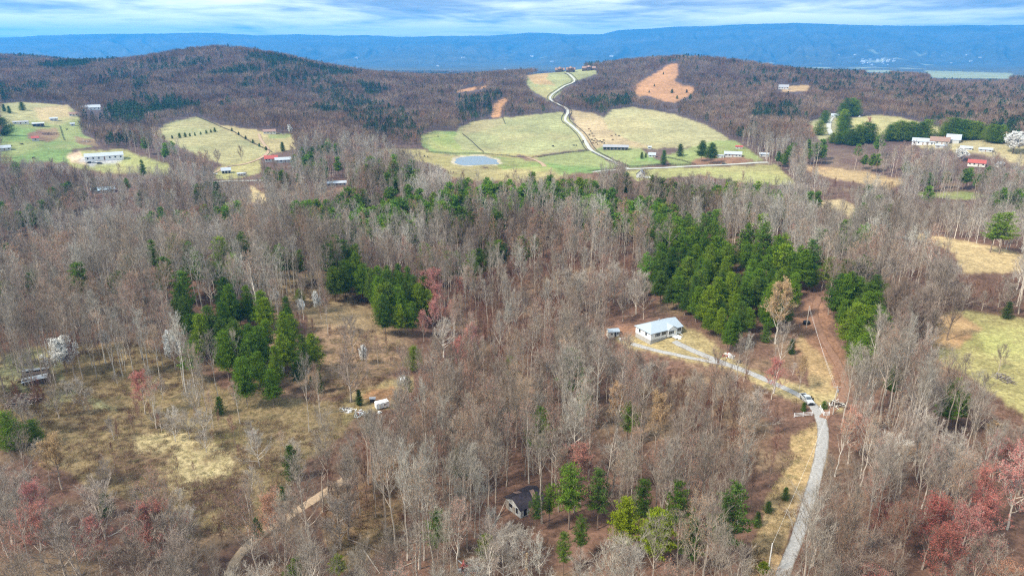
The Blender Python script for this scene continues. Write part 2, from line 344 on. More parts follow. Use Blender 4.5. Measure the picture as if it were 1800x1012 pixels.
bu = N('ShaderNodeBump', inp={'Strength': 0.8, 'Distance': 0.35}); L(fl, bu, 0, 'Height'); L(bu, bs, 0, 'Normal')
o = N('ShaderNodeOutputMaterial'); L(bs, o)
nt = gm.node_tree
# far woods (past the nearest valley) keep their texture at a matching scale, only in open distance; near fields stay clean
tme.materials.append(gm)
def struct(ob, kind='structure'): ob['kind'] = kind; return ob
gnd = struct(bpy.data.objects.new('ground', tme)); COL.objects.link(gnd)
# air
hz = bpy.data.meshes.new('haze')
x0, x1, y0, y1, zb, zt_ = -17000, 17000, -600, 17500, -900.0, float(Z.max()) + 60
hv = np.array([(x, y, z) for z in (zb, zt_) for y in (y0, y1) for x in (x0, x1)])
raw_mesh(hz, hv, np.array([(0, 2, 3, 1), (4, 5, 7, 6), (0, 1, 5, 4), (2, 6, 7, 3), (0, 4, 6, 2), (1, 3, 7, 5)]))
hm, N, L = mat('haze')
pv = N('ShaderNodeVolumePrincipled', inp={'Density': 1 / 10000, 'Color': (0.02, 0.42, 1.0, 1), 'Anisotropy': 0.3})
o = N('ShaderNodeOutputMaterial'); L(pv, o, 0, 1); hz.materials.append(hm)
hzo = struct(bpy.data.objects.new('haze', hz), 'stuff'); COL.objects.link(hzo)
# ------------------------------------------------------------------ materials
def m_plain(name, c, rough=0.8, var=0.12, scale=1.0, spec=0.3, metal=0.0):
    m, N, L = mat(name)
    g = N('ShaderNodeNewGeometry'); n = N('ShaderNodeTexNoise', inp={'Scale': scale, 'Detail': 5.0, 'Roughness': 0.65}); L(g, n)
    r = N('ShaderNodeMapRange', inp={1: 0.25, 2: 0.75, 3: 1 - var * 1.6, 4: 1 + var * 1.2}); L(n, r)
    v = N('ShaderNodeVectorMath', operation='SCALE'); v.inputs[0].default_value = c[:3]; L(r, v, 0, 'Scale')
    b = N('ShaderNodeBsdfPrincipled', inp={'Roughness': rough, 'Specular IOR Level': spec, 'Metallic': metal}); L(v, b)
    o = N('ShaderNodeOutputMaterial'); L(b, o); return m
def m_tree(name, cols, rough=0.9, trans=0.0, small=0.25, gloss=0.1, stand=True):
    """cols: colours the trees of one kind range over; every tree draws its own"""
    m, N, L = mat(name)
    oi = N('ShaderNodeObjectInfo'); r = N('ShaderNodeValToRGB'); L(oi, r, 'Random', 0)
    r.color_ramp.interpolation = 'LINEAR'
    ramp(r, [(k / max(1, len(cols) - 1), c) for k, c in enumerate(cols)])
    g = N('ShaderNodeNewGeometry'); n = N('ShaderNodeTexNoise', inp={'Scale': 0.9, 'Detail': 3.0}); L(g, n)
    mr = N('ShaderNodeMapRange', inp={1: 0.3, 2: 0.7, 3: 1 - small, 4: 1 + small}); L(n, mr)
    # stands differ from place to place: greyer here, redder and darker there
    nl_ = N('ShaderNodeTexNoise', inp={'Scale': 0.016, 'Detail': 3.0, 'Roughness': 0.6}); L(oi, nl_)
    st = N('ShaderNodeValToRGB'); L(nl_, st); ramp(st, [(0.36, (0.66, 0.58, 0.54)), (0.47, (0.93, 0.89, 0.86)), (0.54, (1.08, 1.08, 1.08)), (0.64, (1.30, 1.32, 1.34))] if stand else [(0.36, (0.85, 0.85, 0.85)), (0.64, (1.1, 1.1, 1.1))])
    mm = N('ShaderNodeVectorMath', operation='MULTIPLY'); L(r, mm); L(st, mm, 0, 1)
    v = N('ShaderNodeVectorMath', operation='SCALE'); L(mm, v); L(mr, v, 0, 'Scale')
    b = N('ShaderNodeBsdfPrincipled', inp={'Roughness': rough, 'Specular IOR Level': gloss}); L(v, b)
    o = N('ShaderNodeOutputMaterial')
    if trans > 0:
        t_ = N('ShaderNodeBsdfTranslucent'); L(v, t_); mx = N('ShaderNodeMixShader', inp={0: trans}); L(b, mx, 0, 1); L(t_, mx, 0, 2); L(mx, o)
    else: L(b, o)
    return m
BARK = m_tree('bark_grey', [(0.46,0.40,0.33),(0.32,0.265,0.21),(0.56,0.50,0.42),(0.38,0.32,0.26),(0.50,0.44,0.365)])
BARKD = m_tree('bark_brown', [(0.17,0.12,0.095),(0.22,0.165,0.13),(0.25,0.20,0.16),(0.15,0.11,0.09)])
TW = m_tree('twigs_grey', [(0.28,0.25,0.20),(0.205,0.17,0.135),(0.38,0.35,0.29),(0.235,0.19,0.15),(0.325,0.285,0.225),(0.25,0.195,0.155)])
TWR = m_tree('twigs_red', [(0.165,0.078,0.055),(0.20,0.10,0.07),(0.19,0.115,0.08),(0.24,0.135,0.095)])
TWP = m_tree('twigs_pale', [(0.38,0.335,0.28),(0.28,0.235,0.19),(0.43,0.39,0.33),(0.33,0.265,0.215)])
BUDR = m_tree('buds_red', [(0.46,0.13,0.11),(0.50,0.22,0.17),(0.46,0.18,0.16),(0.48,0.25,0.15),(0.42,0.17,0.145)], trans=0.25)
BUDP = m_tree('buds_pink', [(0.52,0.22,0.15),(0.42,0.22,0.15),(0.50,0.31,0.16),(0.54,0.24,0.17)], trans=0.25)
BUDG = m_tree('buds_gold', [(0.46,0.31,0.15),(0.50,0.33,0.17),(0.44,0.27,0.13)], trans=0.25, stand=False)
BLOOM = m_tree('blossom_white', [(0.86,0.84,0.78),(0.88,0.87,0.83)], trans=0.3, small=0.08, stand=False)
PINE = m_tree('needles_pine', [(0.085,0.155,0.012),(0.135,0.215,0.014),(0.055,0.105,0.014),(0.10,0.15,0.02),(0.19,0.26,0.016),(0.06,0.12,0.012)], trans=0.25, small=0.35, stand=False)
PINEY = m_tree('needles_yellow', [(0.11,0.20,0.025),(0.15,0.25,0.025),(0.09,0.16,0.03),(0.20,0.27,0.025)], trans=0.25, small=0.35)
CEDAR = m_tree('needles_cedar', [(0.06,0.105,0.015),(0.085,0.145,0.018),(0.045,0.08,0.015)], trans=0.15, small=0.3)
FARW = m_tree('far_twigs', [(0.20,0.145,0.10),(0.14,0.10,0.07),(0.23,0.17,0.12),(0.18,0.115,0.08),(0.25,0.185,0.13),(0.24,0.13,0.09)])
FARC = m_tree('far_needles', [(0.04,0.068,0.028),(0.05,0.085,0.03),(0.034,0.055,0.027)], small=0.3)
GRS = m_tree('dry_grass', [(0.40,0.32,0.16),(0.34,0.27,0.13),(0.26,0.24,0.10),(0.44,0.36,0.20)])
BRM = m_tree('bramble', [(0.13,0.075,0.055),(0.17,0.105,0.07),(0.20,0.13,0.085),(0.12,0.09,0.05)])
# ------------------------------------------------------------------ mesh building
class MB:
    def __init__(s): s.v = []; s.f = []; s.m = []
    def tri(s, a, b, c, m=0):
        n = len(s.v); s.v += [tuple(a), tuple(b), tuple(c)]; s.f.append((n, n + 1, n + 2)); s.m.append(m)
    def quad(s, a, b, c, d, m=0):
        n = len(s.v); s.v += [tuple(a), tuple(b), tuple(c), tuple(d)]; s.f.append((n, n + 1, n + 2, n + 3)); s.m.append(m)
    def tube(s, P, R, k=3, m=0, cap=False):
        n0 = len(s.v); P = [np.asarray(p, float) for p in P]
        for i, p in enumerate(P):
            d = P[min(i + 1, len(P) - 1)] - P[max(i - 1, 0)]; d = d / (np.linalg.norm(d) + 1e-9)
            a = np.cross(d, (0.31, 0.12, 0.94) if abs(d[2]) < 0.9 else (1, 0.1, 0)); a /= np.linalg.norm(a); b = np.cross(d, a)
            for j in range(k):
                t = 2 * pi * j / k; q = p + (a * cos(t) + b * sin(t)) * R[i]; s.v.append(tuple(q))
        for i in range(len(P) - 1):
            for j in range(k):
                j2 = (j + 1) % k; s.f.append((n0 + i * k + j, n0 + i * k + j2, n0 + (i + 1) * k + j2, n0 + (i + 1) * k + j)); s.m.append(m)
        if cap:
            s.f.append(tuple(n0 + j for j in range(k))[::-1]); s.m.append(m)
            s.f.append(tuple(n0 + (len(P) - 1) * k + j for j in range(k))); s.m.append(m)
    def box(s, c, h, rz=0, m=0, top=None):
        cx, cy_, cz_ = c; hx, hy, hz_ = h; ca_, sa = cos(rz), sin(rz); n = len(s.v)
        for k in range(8):
            x = hx * (1 if k & 1 else -1); y = hy * (1 if k & 2 else -1); z = hz_ * (1 if k & 4 else -1)
            if k & 4 and top: x *= top[0]; y *= top[1]
            s.v.append((cx + x * ca_ - y * sa, cy_ + x * sa + y * ca_, cz_ + z))
        for f in ((0, 2, 3, 1), (4, 5, 7, 6), (0, 1, 5, 4), (2, 6, 7, 3), (0, 4, 6, 2), (1, 3, 7, 5)):
            s.f.append(tuple(n + i for i in f)); s.m.append(m)
    def beam(s, a, b, w, h=None, m=0):
        a = np.asarray(a, float); b = np.asarray(b, float); h = h or w; d = b - a; d /= np.linalg.norm(d) + 1e-9
        up = np.array((0, 0, 1.0)) if abs(d[2]) < 0.95 else np.array((1.0, 0, 0))
        r = np.cross(d, up); r /= np.linalg.norm(r); u = np.cross(r, d); n = len(s.v)
        for p in (a, b):
            for i, j in ((-1, -1), (1, -1), (1, 1), (-1, 1)): s.v.append(tuple(p + r * w / 2 * i + u * h / 2 * j))
        for f in ((0, 1, 2, 3), (7, 6, 5, 4), (0, 4, 5, 1), (1, 5, 6, 2), (2, 6, 7, 3), (3, 7, 4, 0)):
            s.f.append(tuple(n + i for i in f)); s.m.append(m)
    def mesh(s, name, mats, smooth=False):
        me = bpy.data.meshes.new(name); me.from_pydata(s.v, [], s.f)
        for q in (mats if isinstance(mats, (list, tuple)) else [mats]): me.materials.append(q)
        me.polygons.foreach_set('material_index', s.m)
        if smooth: me.polygons.foreach_set('use_smooth', [True] * len(s.f))
        me.update(); return me
    def join(s, o, dm):
        n = len(s.v); s.v += o.v; s.f += [tuple(i + n for i in f) for f in o.f]; s.m += [k + dm for k in o.m]; return s
def nrm(v): v = np.asarray(v, float); return v / (np.linalg.norm(v) + 1e-9)
def rdir(r): return nrm([r.gauss(0, 1), r.gauss(0, 1), r.gauss(0, 1)])
def sliver(m, p, d, l, w, r, mi=0):
    s_ = nrm(np.cross(d, rdir(r))) * w / 2
    m.tri(p - s_, p + s_, p + d * l, mi)
def branch_pts(p, d, l, up, wob, r, n=4):
    P = [np.array(p, float)]; d = np.array(d, float)
    for i in range(n):
        d = nrm(d + np.array((0, 0, up)) + rdir(r) * wob); P.append(P[-1] + d * l / n)
    return P
def hardwood(seed, H=21, cs=0.5, nl=15, ang=(28, 45), ll=0.30, up=0.12, tr=0.15, sec=5, tw=7, twl=1.1, tww=0.045, buds=0, bs=0.16, fork=0, wob=0.12, k=4):
    r = random.Random(seed); T = MB(); Cc = MB()
    TP = [np.array((0, 0, -0.6))]; lx, ly = r.uniform(-.03, .03), r.uniform(-.03, .03)
    for i in range(1, 9): TP.append(np.array((lx * H * i / 8 + r.gauss(0, .1), ly * H * i / 8 + r.gauss(0, .1), H * 0.96 * i / 8)))
    T.tube(TP, [tr * (1.35 if i == 0 else 1) * (1 - 0.93 * (i / 8) ** 1.2) for i in range(9)], k)
    def at(f):
        f *= 8; i = min(7, int(f)); return TP[i] + (TP[i + 1] - TP[i]) * (f - i)
    az = r.random() * 6.28; ends = []
    for i in range(nl):
        f = cs + (1 - cs) * (i + r.random() * 0.8) / nl; f = min(f, 0.97)
        az += 2.4 + r.gauss(0, .4); t_ = (f - cs) / (1 - cs)
        a = radians(r.uniform(*ang)) * (1.15 - 0.45 * t_)
        L_ = H * ll * (1.08 - 0.62 * t_) * r.uniform(.75, 1.15)
        d = np.array((cos(az) * sin(a), sin(az) * sin(a), cos(a)))
        P = branch_pts(at(f), d, L_, up, wob, r)
        r0 = tr * (0.5 if fork and i < fork else 0.36) * (1.1 - 0.6 * t_)
        (T if L_ > H * ll * 0.7 else Cc).tube(P, [r0, r0 * .75, r0 * .5, r0 * .32, 0.012], 3)
        ends.append((P, L_, 1.0))
        for q in range(sec):
            g = 0.25 + 0.72 * (q + r.random()) / sec; kk = min(3, int(g * 4)); p = P[kk] + (P[kk + 1] - P[kk]) * (g * 4 - kk)
            dd = nrm(P[kk + 1] - P[kk]); dd = nrm(dd + rdir(r) * 0.75 + np.array((0, 0, 0.25)))
            l2 = L_ * r.uniform(.28, .5); P2 = branch_pts(p, dd, l2, up, wob * 1.3, r, 2)
            Cc.tube(P2, [r0 * .36 + .008, r0 * .2 + .006, .008], 3)
            ends.append((P2, l2, .7))
    for P, l, w in ends:
        n = len(P) - 1
        for q in range(int(tw * (1.6 if w == 1.0 else 1))):
            g = r.uniform(.25, 1) ** 0.8 * n; kk = min(n - 1, int(g)); p = P[kk] + (P[kk + 1] - P[kk]) * (g - kk)
            d = nrm(nrm(P[kk + 1] - P[kk]) * 0.8 + rdir(r) * 0.8 + np.array((0, 0, .35)))
            tl = twl * r.uniform(.6, 1.25); sliver(Cc, p, d, tl, tww, r)
            e = p + d * tl
            d2 = nrm(d + rdir(r) * .8); sliver(Cc, p + d * tl * .45, d2, tl * .6, tww * .7, r)
            for b in range(buds):
                c = p + d * tl * r.uniform(.35, 1.1) + rdir(r) * bs * 1.2; a1 = rdir(r) * bs; a2 = nrm(np.cross(a1, rdir(r))) * bs * .7
                Cc.tri(c - a1 * .6, c + a1 * .6, c + a2, 1)
    return T, Cc
def conifer(seed, H=18, base=0.3, rad=3.0, whorls=13, per=6, tuft=16, ts=0.34, droop=-0.15, pw=0.75, gap=0.0, tr=0.16, clump=0.55, flat=1.0):
    r = random.Random(seed); T = MB(); Cc = MB()
    lx, ly = r.uniform(-.02, .02), r.uniform(-.02, .02)
    T.tube([(lx * H * t, ly * H * t, H * t - (0.6 if t == 0 else 0)) for t in (0, .3, .6, .97)], [tr * 1.2, tr * .85, tr * .5, .02], 4)
    def clumpat(c, sc, n):
        for _ in range(n):
            o = rdir(r) * clump * sc * r.random() ** .4; o[2] *= 0.55 * flat + .1
            p = c + o; d = nrm(o + np.array((0, 0, .5)) + rdir(r) * .5) * ts * r.uniform(.7, 1.3); s_ = nrm(np.cross(d, rdir(r))) * ts * .28
            Cc.tri(p - s_, p + s_, p + d * 1.2)
    az = 0
    for i in range(whorls):
        t_ = (i + r.uniform(-.3, .3)) / whorls; t_ = max(0, t_)
        z = H * (base + (1 - base) * t_ * .97); R_ = rad * ((1 - t_) ** pw) * (0.45 + 0.55 * min(1, (t_ + .12) / .22)) 
        n = max(3, int(per * (0.6 + 0.6 * (1 - t_))))
        for j in range(n):
            if r.random() < gap: continue
            az = 6.283 * (j + r.uniform(-.35, .35)) / n + i * 1.1
            L_ = R_ * r.uniform(.65, 1.18)
            d = np.array((cos(az), sin(az), droop + .45 * t_ + r.uniform(-.12, .12)))
            P = branch_pts((lx * z, ly * z, z), nrm(d), L_, .07, .06, r, 3)
            T.tube(P, [.05, .035, .02, .008], 3)
            nc = max(2, int(L_ / 0.62))
            for q in range(nc):
                g = (q + .8) / nc * 3; kk = min(2, int(g)); p = P[kk] + (P[kk + 1] - P[kk]) * min(1, g - kk)
                clumpat(p + rdir(r) * .18, 1.0 + .25 * r.random(), tuft)
    clumpat(np.array((lx * H, ly * H, H * .97)), .7, tuft); clumpat(np.array((lx * H, ly * H, H * .93)), .9, tuft)
    return T, Cc
def far_tree(seed, H=15, n=70, w=0.22, conif=False):
    r = random.Random(seed); T = MB()
    if not conif:
        sliver(T, np.zeros(3), np.array((0, 0, 1.)), H * .9, .45, r); 
        for _ in range(n):
            t_ = r.uniform(.35, .75); az = r.random() * 6.28; a = r.uniform(.15, .9)
            o = np.array((cos(az), sin(az), 0)) * r.random() ** .6 * H * .24
            d = np.array((cos(az) * sin(a), sin(az) * sin(a), cos(a)))
            sliver(T, np.array((0, 0, H * t_)) + o, d, H * (1 - t_) * r.uniform(.5, 1.0), w * r.uniform(.7, 1.4), r)
    else:
        sliver(T, np.zeros(3), np.array((0, 0, 1.)), H * .9, .4, r)
        for _ in range(n):
            t_ = r.random(); R_ = H * .2 * (1 - t_) ** .6 * (1 if t_ > .15 else .6)
            az = r.random() * 6.28; p = np.array((cos(az) * R_, sin(az) * R_, H * (.28 + .68 * t_))) * np.array((r.uniform(.4, 1), r.uniform(.4, 1), 1))
            d = nrm(np.array((cos(az), sin(az), .7)) + rdir(r) * .5); sliver(T, p, d, r.uniform(.8, 1.7), r.uniform(.7, 1.2), r)
    return T
# ------------------------------------------------------------------ the stock of each kind: (trunk mesh, crown mesh, joined object)
STOCK = bpy.data.collections.new('stock')
KINDS = {}
def kind(key, gens, tm, cms, lod=None):
    L0 = []; c0 = bpy.data.collections.new('stock_' + key); c1 = bpy.data.collections.new('stock_light_' + key)
    for i, (T, Cc) in enumerate(gens):
        tmesh = T.mesh('trunk', tm); cmesh = Cc.mesh('crown', cms)
        J = MB().join(T, 0).join(Cc, 1); jm = J.mesh(key, [tm] + list(cms)); ob = bpy.data.objects.new('%s_stock_%02d' % (key, i), jm); c0.objects.link(ob)
        L0.append((tmesh, cmesh))
    for i, (T, Cc) in enumerate(lod or []):
        J = MB().join(T, 0).join(Cc, 1); ob = bpy.data.objects.new('%s_light_%02d' % (key, i), J.mesh(key, [tm] + list(cms))); c1.objects.link(ob)
    KINDS[key] = (L0, c0, c1)
tall = dict(H=22, cs=.45, nl=17, ang=(22, 42), ll=.27, up=.14, tr=.19, sec=5, tw=8, twl=1.15, tww=.042)
kind('hardwood', [hardwood(s, **{**tall, 'cs': c, 'nl': n, 'll': l}) for s, c, n, l in ((1, .5, 15, .26), (2, .42, 18, .30), (3, .58, 13, .25), (4, .38, 20, .27), (5, .5, 16, .32))],
     BARK, [TW, BUDP], [hardwood(s, **{**tall, 'sec': 3, 'tw': 4, 'tww': .085, 'twl': 1.5, 'k': 3, 'tr': .21}) for s in (11, 12, 13, 14)])
pole = dict(H=13, cs=.35, nl=14, ang=(20, 40), ll=.22, up=.15, tr=.085, sec=4, tw=7, twl=.95, tww=.04, buds=0)
kind('sapling', [hardwood(s, **pole) for s in (21, 22, 23)], BARKD, [TWR, BUDP], [hardwood(s, **{**pole, 'sec': 3, 'tw': 4, 'tww': .08, 'twl': 1.3, 'k': 3}) for s in (24, 25)])
spr = dict(H=15, cs=.2, nl=19, ang=(34, 62), ll=.5, up=.13, tr=.27, sec=8, tw=10, twl=1.2, tww=.055, fork=7, wob=.2)
kind('spreading', [hardwood(s, **spr) for s in (31, 32, 33, 34)], BARK, [TWP, BUDP], [hardwood(s, **{**spr, 'sec': 4, 'tw': 5, 'tww': .085, 'twl': 1.5, 'k': 3}) for s in (35, 36)])
map_ = dict(H=15, cs=.25, nl=18, ang=(26, 54), ll=.42, up=.14, tr=.19, sec=7, tw=9, twl=1.0, tww=.045, buds=5, bs=.175, fork=6, wob=.18)
kind('maple', [hardwood(s, **map_) for s in (41, 42, 43)], BARK, [TW, BUDR], [hardwood(s, **{**map_, 'sec': 4, 'tw': 4, 'tww': .08, 'twl': 1.2, 'buds': 2, 'bs': .24, 'k': 3}) for s in (44, 45)])
kind('budding', [hardwood(s, **{**tall, 'buds': 2, 'bs': .11, 'cs': .4, 'll': .32}) for s in (46, 47)], BARK, [TW, BUDP], [hardwood(s, **{**tall, 'sec': 3, 'tw': 4, 'tww': .08, 'buds': 2, 'bs': .2, 'k': 3}) for s in (48, 49)])
gold = dict(H=17, cs=.28, nl=18, ang=(22, 50), ll=.38, up=.15, tr=.2, sec=7, tw=9, twl=1.0, tww=.04, buds=7, bs=.19, fork=6)
kind('golden', [hardwood(s, **gold) for s in (51, 52, 53)], BARK, [TWP, BUDG])
pear = dict(H=8.5, cs=.14, nl=26, ang=(24, 62), ll=.50, up=.12, tr=.14, sec=7, tw=10, twl=.6, tww=.03, buds=7, bs=.23, wob=.15)
kind('pear', [hardwood(s, **pear) for s in (61, 62)], BARKD, [TWR, BLOOM])
lob = dict(H=17, base=.3, rad=4.2, whorls=15, per=9, tuft=17, ts=.40, pw=.55, clump=.7, gap=.08)
kind('pine', [conifer(s, **{**lob, 'rad': q, 'H': h}) for s, q, h in ((71, 4.2, 17), (72, 3.5, 18), (73, 4.7, 16), (74, 3.9, 17), (77, 4.4, 15))], BARKD, [PINE],
     [conifer(s, **{**lob, 'per': 6, 'tuft': 9, 'ts': .62, 'whorls': 12}) for s in (75, 76)])
opn = dict(H=15, base=.36, rad=3.7, whorls=11, per=7, tuft=20, ts=.34, pw=.45, gap=.12, droop=.12, clump=.5, flat=.6)
kind('scrub_pine', [conifer(s, **opn) for s in (81, 82, 83)], BARKD, [PINEY], [conifer(s, **{**opn, 'tuft': 11, 'ts': .62, 'whorls': 10, 'gap': .04}) for s in (84, 85)])
ced = dict(H=7, base=.04, rad=1.9, whorls=14, per=8, tuft=18, ts=.22, pw=.6, droop=.3, tr=.09, clump=.42)
kind('cedar', [conifer(s, **{**ced, 'rad': q}) for s, q in ((91, 1.9), (92, 1.4), (93, 2.3))], BARKD, [CEDAR])
kind('holly', [conifer(s, **{**ced, 'H': 8, 'rad': 3.2, 'pw': .42, 'tuft': 22, 'clump': .6}) for s in (94, 95)], BARKD, [PINE])
def simple(key, meshes):
    c = bpy.data.collections.new('stock_' + key)
    for i, me in enumerate(meshes): c.objects.link(bpy.data.objects.new('%s_stock_%02d' % (key, i), me))
    KINDS[key] = (None, c, c)
LIME = m_tree('needles_lime', [(0.26,0.31,0.015),(0.20,0.29,0.015)], trans=0.3, small=0.3, stand=False)
kind('lime_pine', [conifer(s, **{**opn, 'per': 9, 'tuft': 24, 'gap': .05, 'rad': 4.2}) for s in (86, 87)], BARKD, [LIME])
simple('far_bare', [far_tree(s).mesh('far_tree', FARW) for s in (101, 102, 103, 104)])
simple('far_pine', [far_tree(s, conif=True, n=90).mesh('far_pine', FARC) for s in (105, 106, 107)])
def tuft_mesh(seed, n, R_, h, w, mt, lean=.5):
    r = random.Random(seed); T = MB()
    for _ in range(n):
        a = r.random() * 6.28; q = R_ * r.random() ** .7; p = np.array((cos(a) * q, sin(a) * q, -.05))
        d = nrm(np.array((cos(a) * lean * q / R_, sin(a) * lean * q / R_, 1)) + rdir(r) * lean * .8); d[2] = abs(d[2])
        sliver(T, p, nrm(d), h * r.uniform(.5, 1.2) * (1 - .4 * q / R_), w, r)
    return T.mesh('tuft', mt)
simple('grass', [tuft_mesh(s, 60, .9, .55, .06, GRS) for s in (111, 112)])
simple('bramble', [tuft_mesh(s, 130, 1.6, 1.5, .05, BRM, .9) for s in (113, 114, 115)])
def scatter(name, key, pts, rot, scl, label=None, light=False, cat=None):
    if len(pts) == 0: return
    coll = KINDS[key][2 if light else 1]
    if len(coll.objects) == 0: coll = KINDS[key][1]
    me = bpy.data.meshes.new(name); me.vertices.add(len(pts)); me.vertices.foreach_set('co', np.asarray(pts, np.float32).ravel())
    a = me.attributes.new('rot', 'FLOAT_VECTOR', 'POINT'); a.data.foreach_set('vector', np.asarray(rot, np.float32).ravel())
    a = me.attributes.new('scl', 'FLOAT_VECTOR', 'POINT'); a.data.foreach_set('vector', np.asarray(scl, np.float32).ravel())
    a = me.attributes.new('pick', 'INT', 'POINT'); a.data.foreach_set('value', rng.integers(0, len(coll.objects), len(pts)).astype(np.int32))
    ob = bpy.data.objects.new(name, me); COL.objects.link(ob); ob['kind'] = 'stuff'
    ng = bpy.data.node_groups.new(name, 'GeometryNodeTree')
    ng.interface.new_socket('Geometry', in_out='INPUT', socket_type='NodeSocketGeometry'); ng.interface.new_socket('Geometry', in_out='OUTPUT', socket_type='NodeSocketGeometry')
    gi = ng.nodes.new('NodeGroupInput'); go = ng.nodes.new('NodeGroupOutput')
    ci = ng.nodes.new('GeometryNodeCollectionInfo'); ci.inputs['Collection'].default_value = coll; ci.inputs['Separate Children'].default_value = True; ci.inputs['Reset Children'].default_value = True
    ip = ng.nodes.new('GeometryNodeInstanceOnPoints'); ip.inputs['Pick Instance'].default_value = True
    def nat(n, t): q = ng.nodes.new('GeometryNodeInputNamedAttribute'); q.data_type = t; q.inputs[0].default_value = n; return q
    r_, s_, k_ = nat('rot', 'FLOAT_VECTOR'), nat('scl', 'FLOAT_VECTOR'), nat('pick', 'INT')
    def out(n): return [x for x in n.outputs if x.enabled and x.name == 'Attribute'][0]
    l = ng.links.new
    l(gi.outputs[0], ip.inputs['Points']); l(ci.outputs[0], ip.inputs['Instance']); l(out(k_), ip.inputs['Instance Index']); l(out(r_), ip.inputs['Rotation']); l(out(s_), ip.inputs['Scale']); l(ip.outputs[0], go.inputs[0])
    md = ob.modifiers.new('scatter', 'NODES'); md.node_group = ng
    if label: ob['label'] = label
    return ob
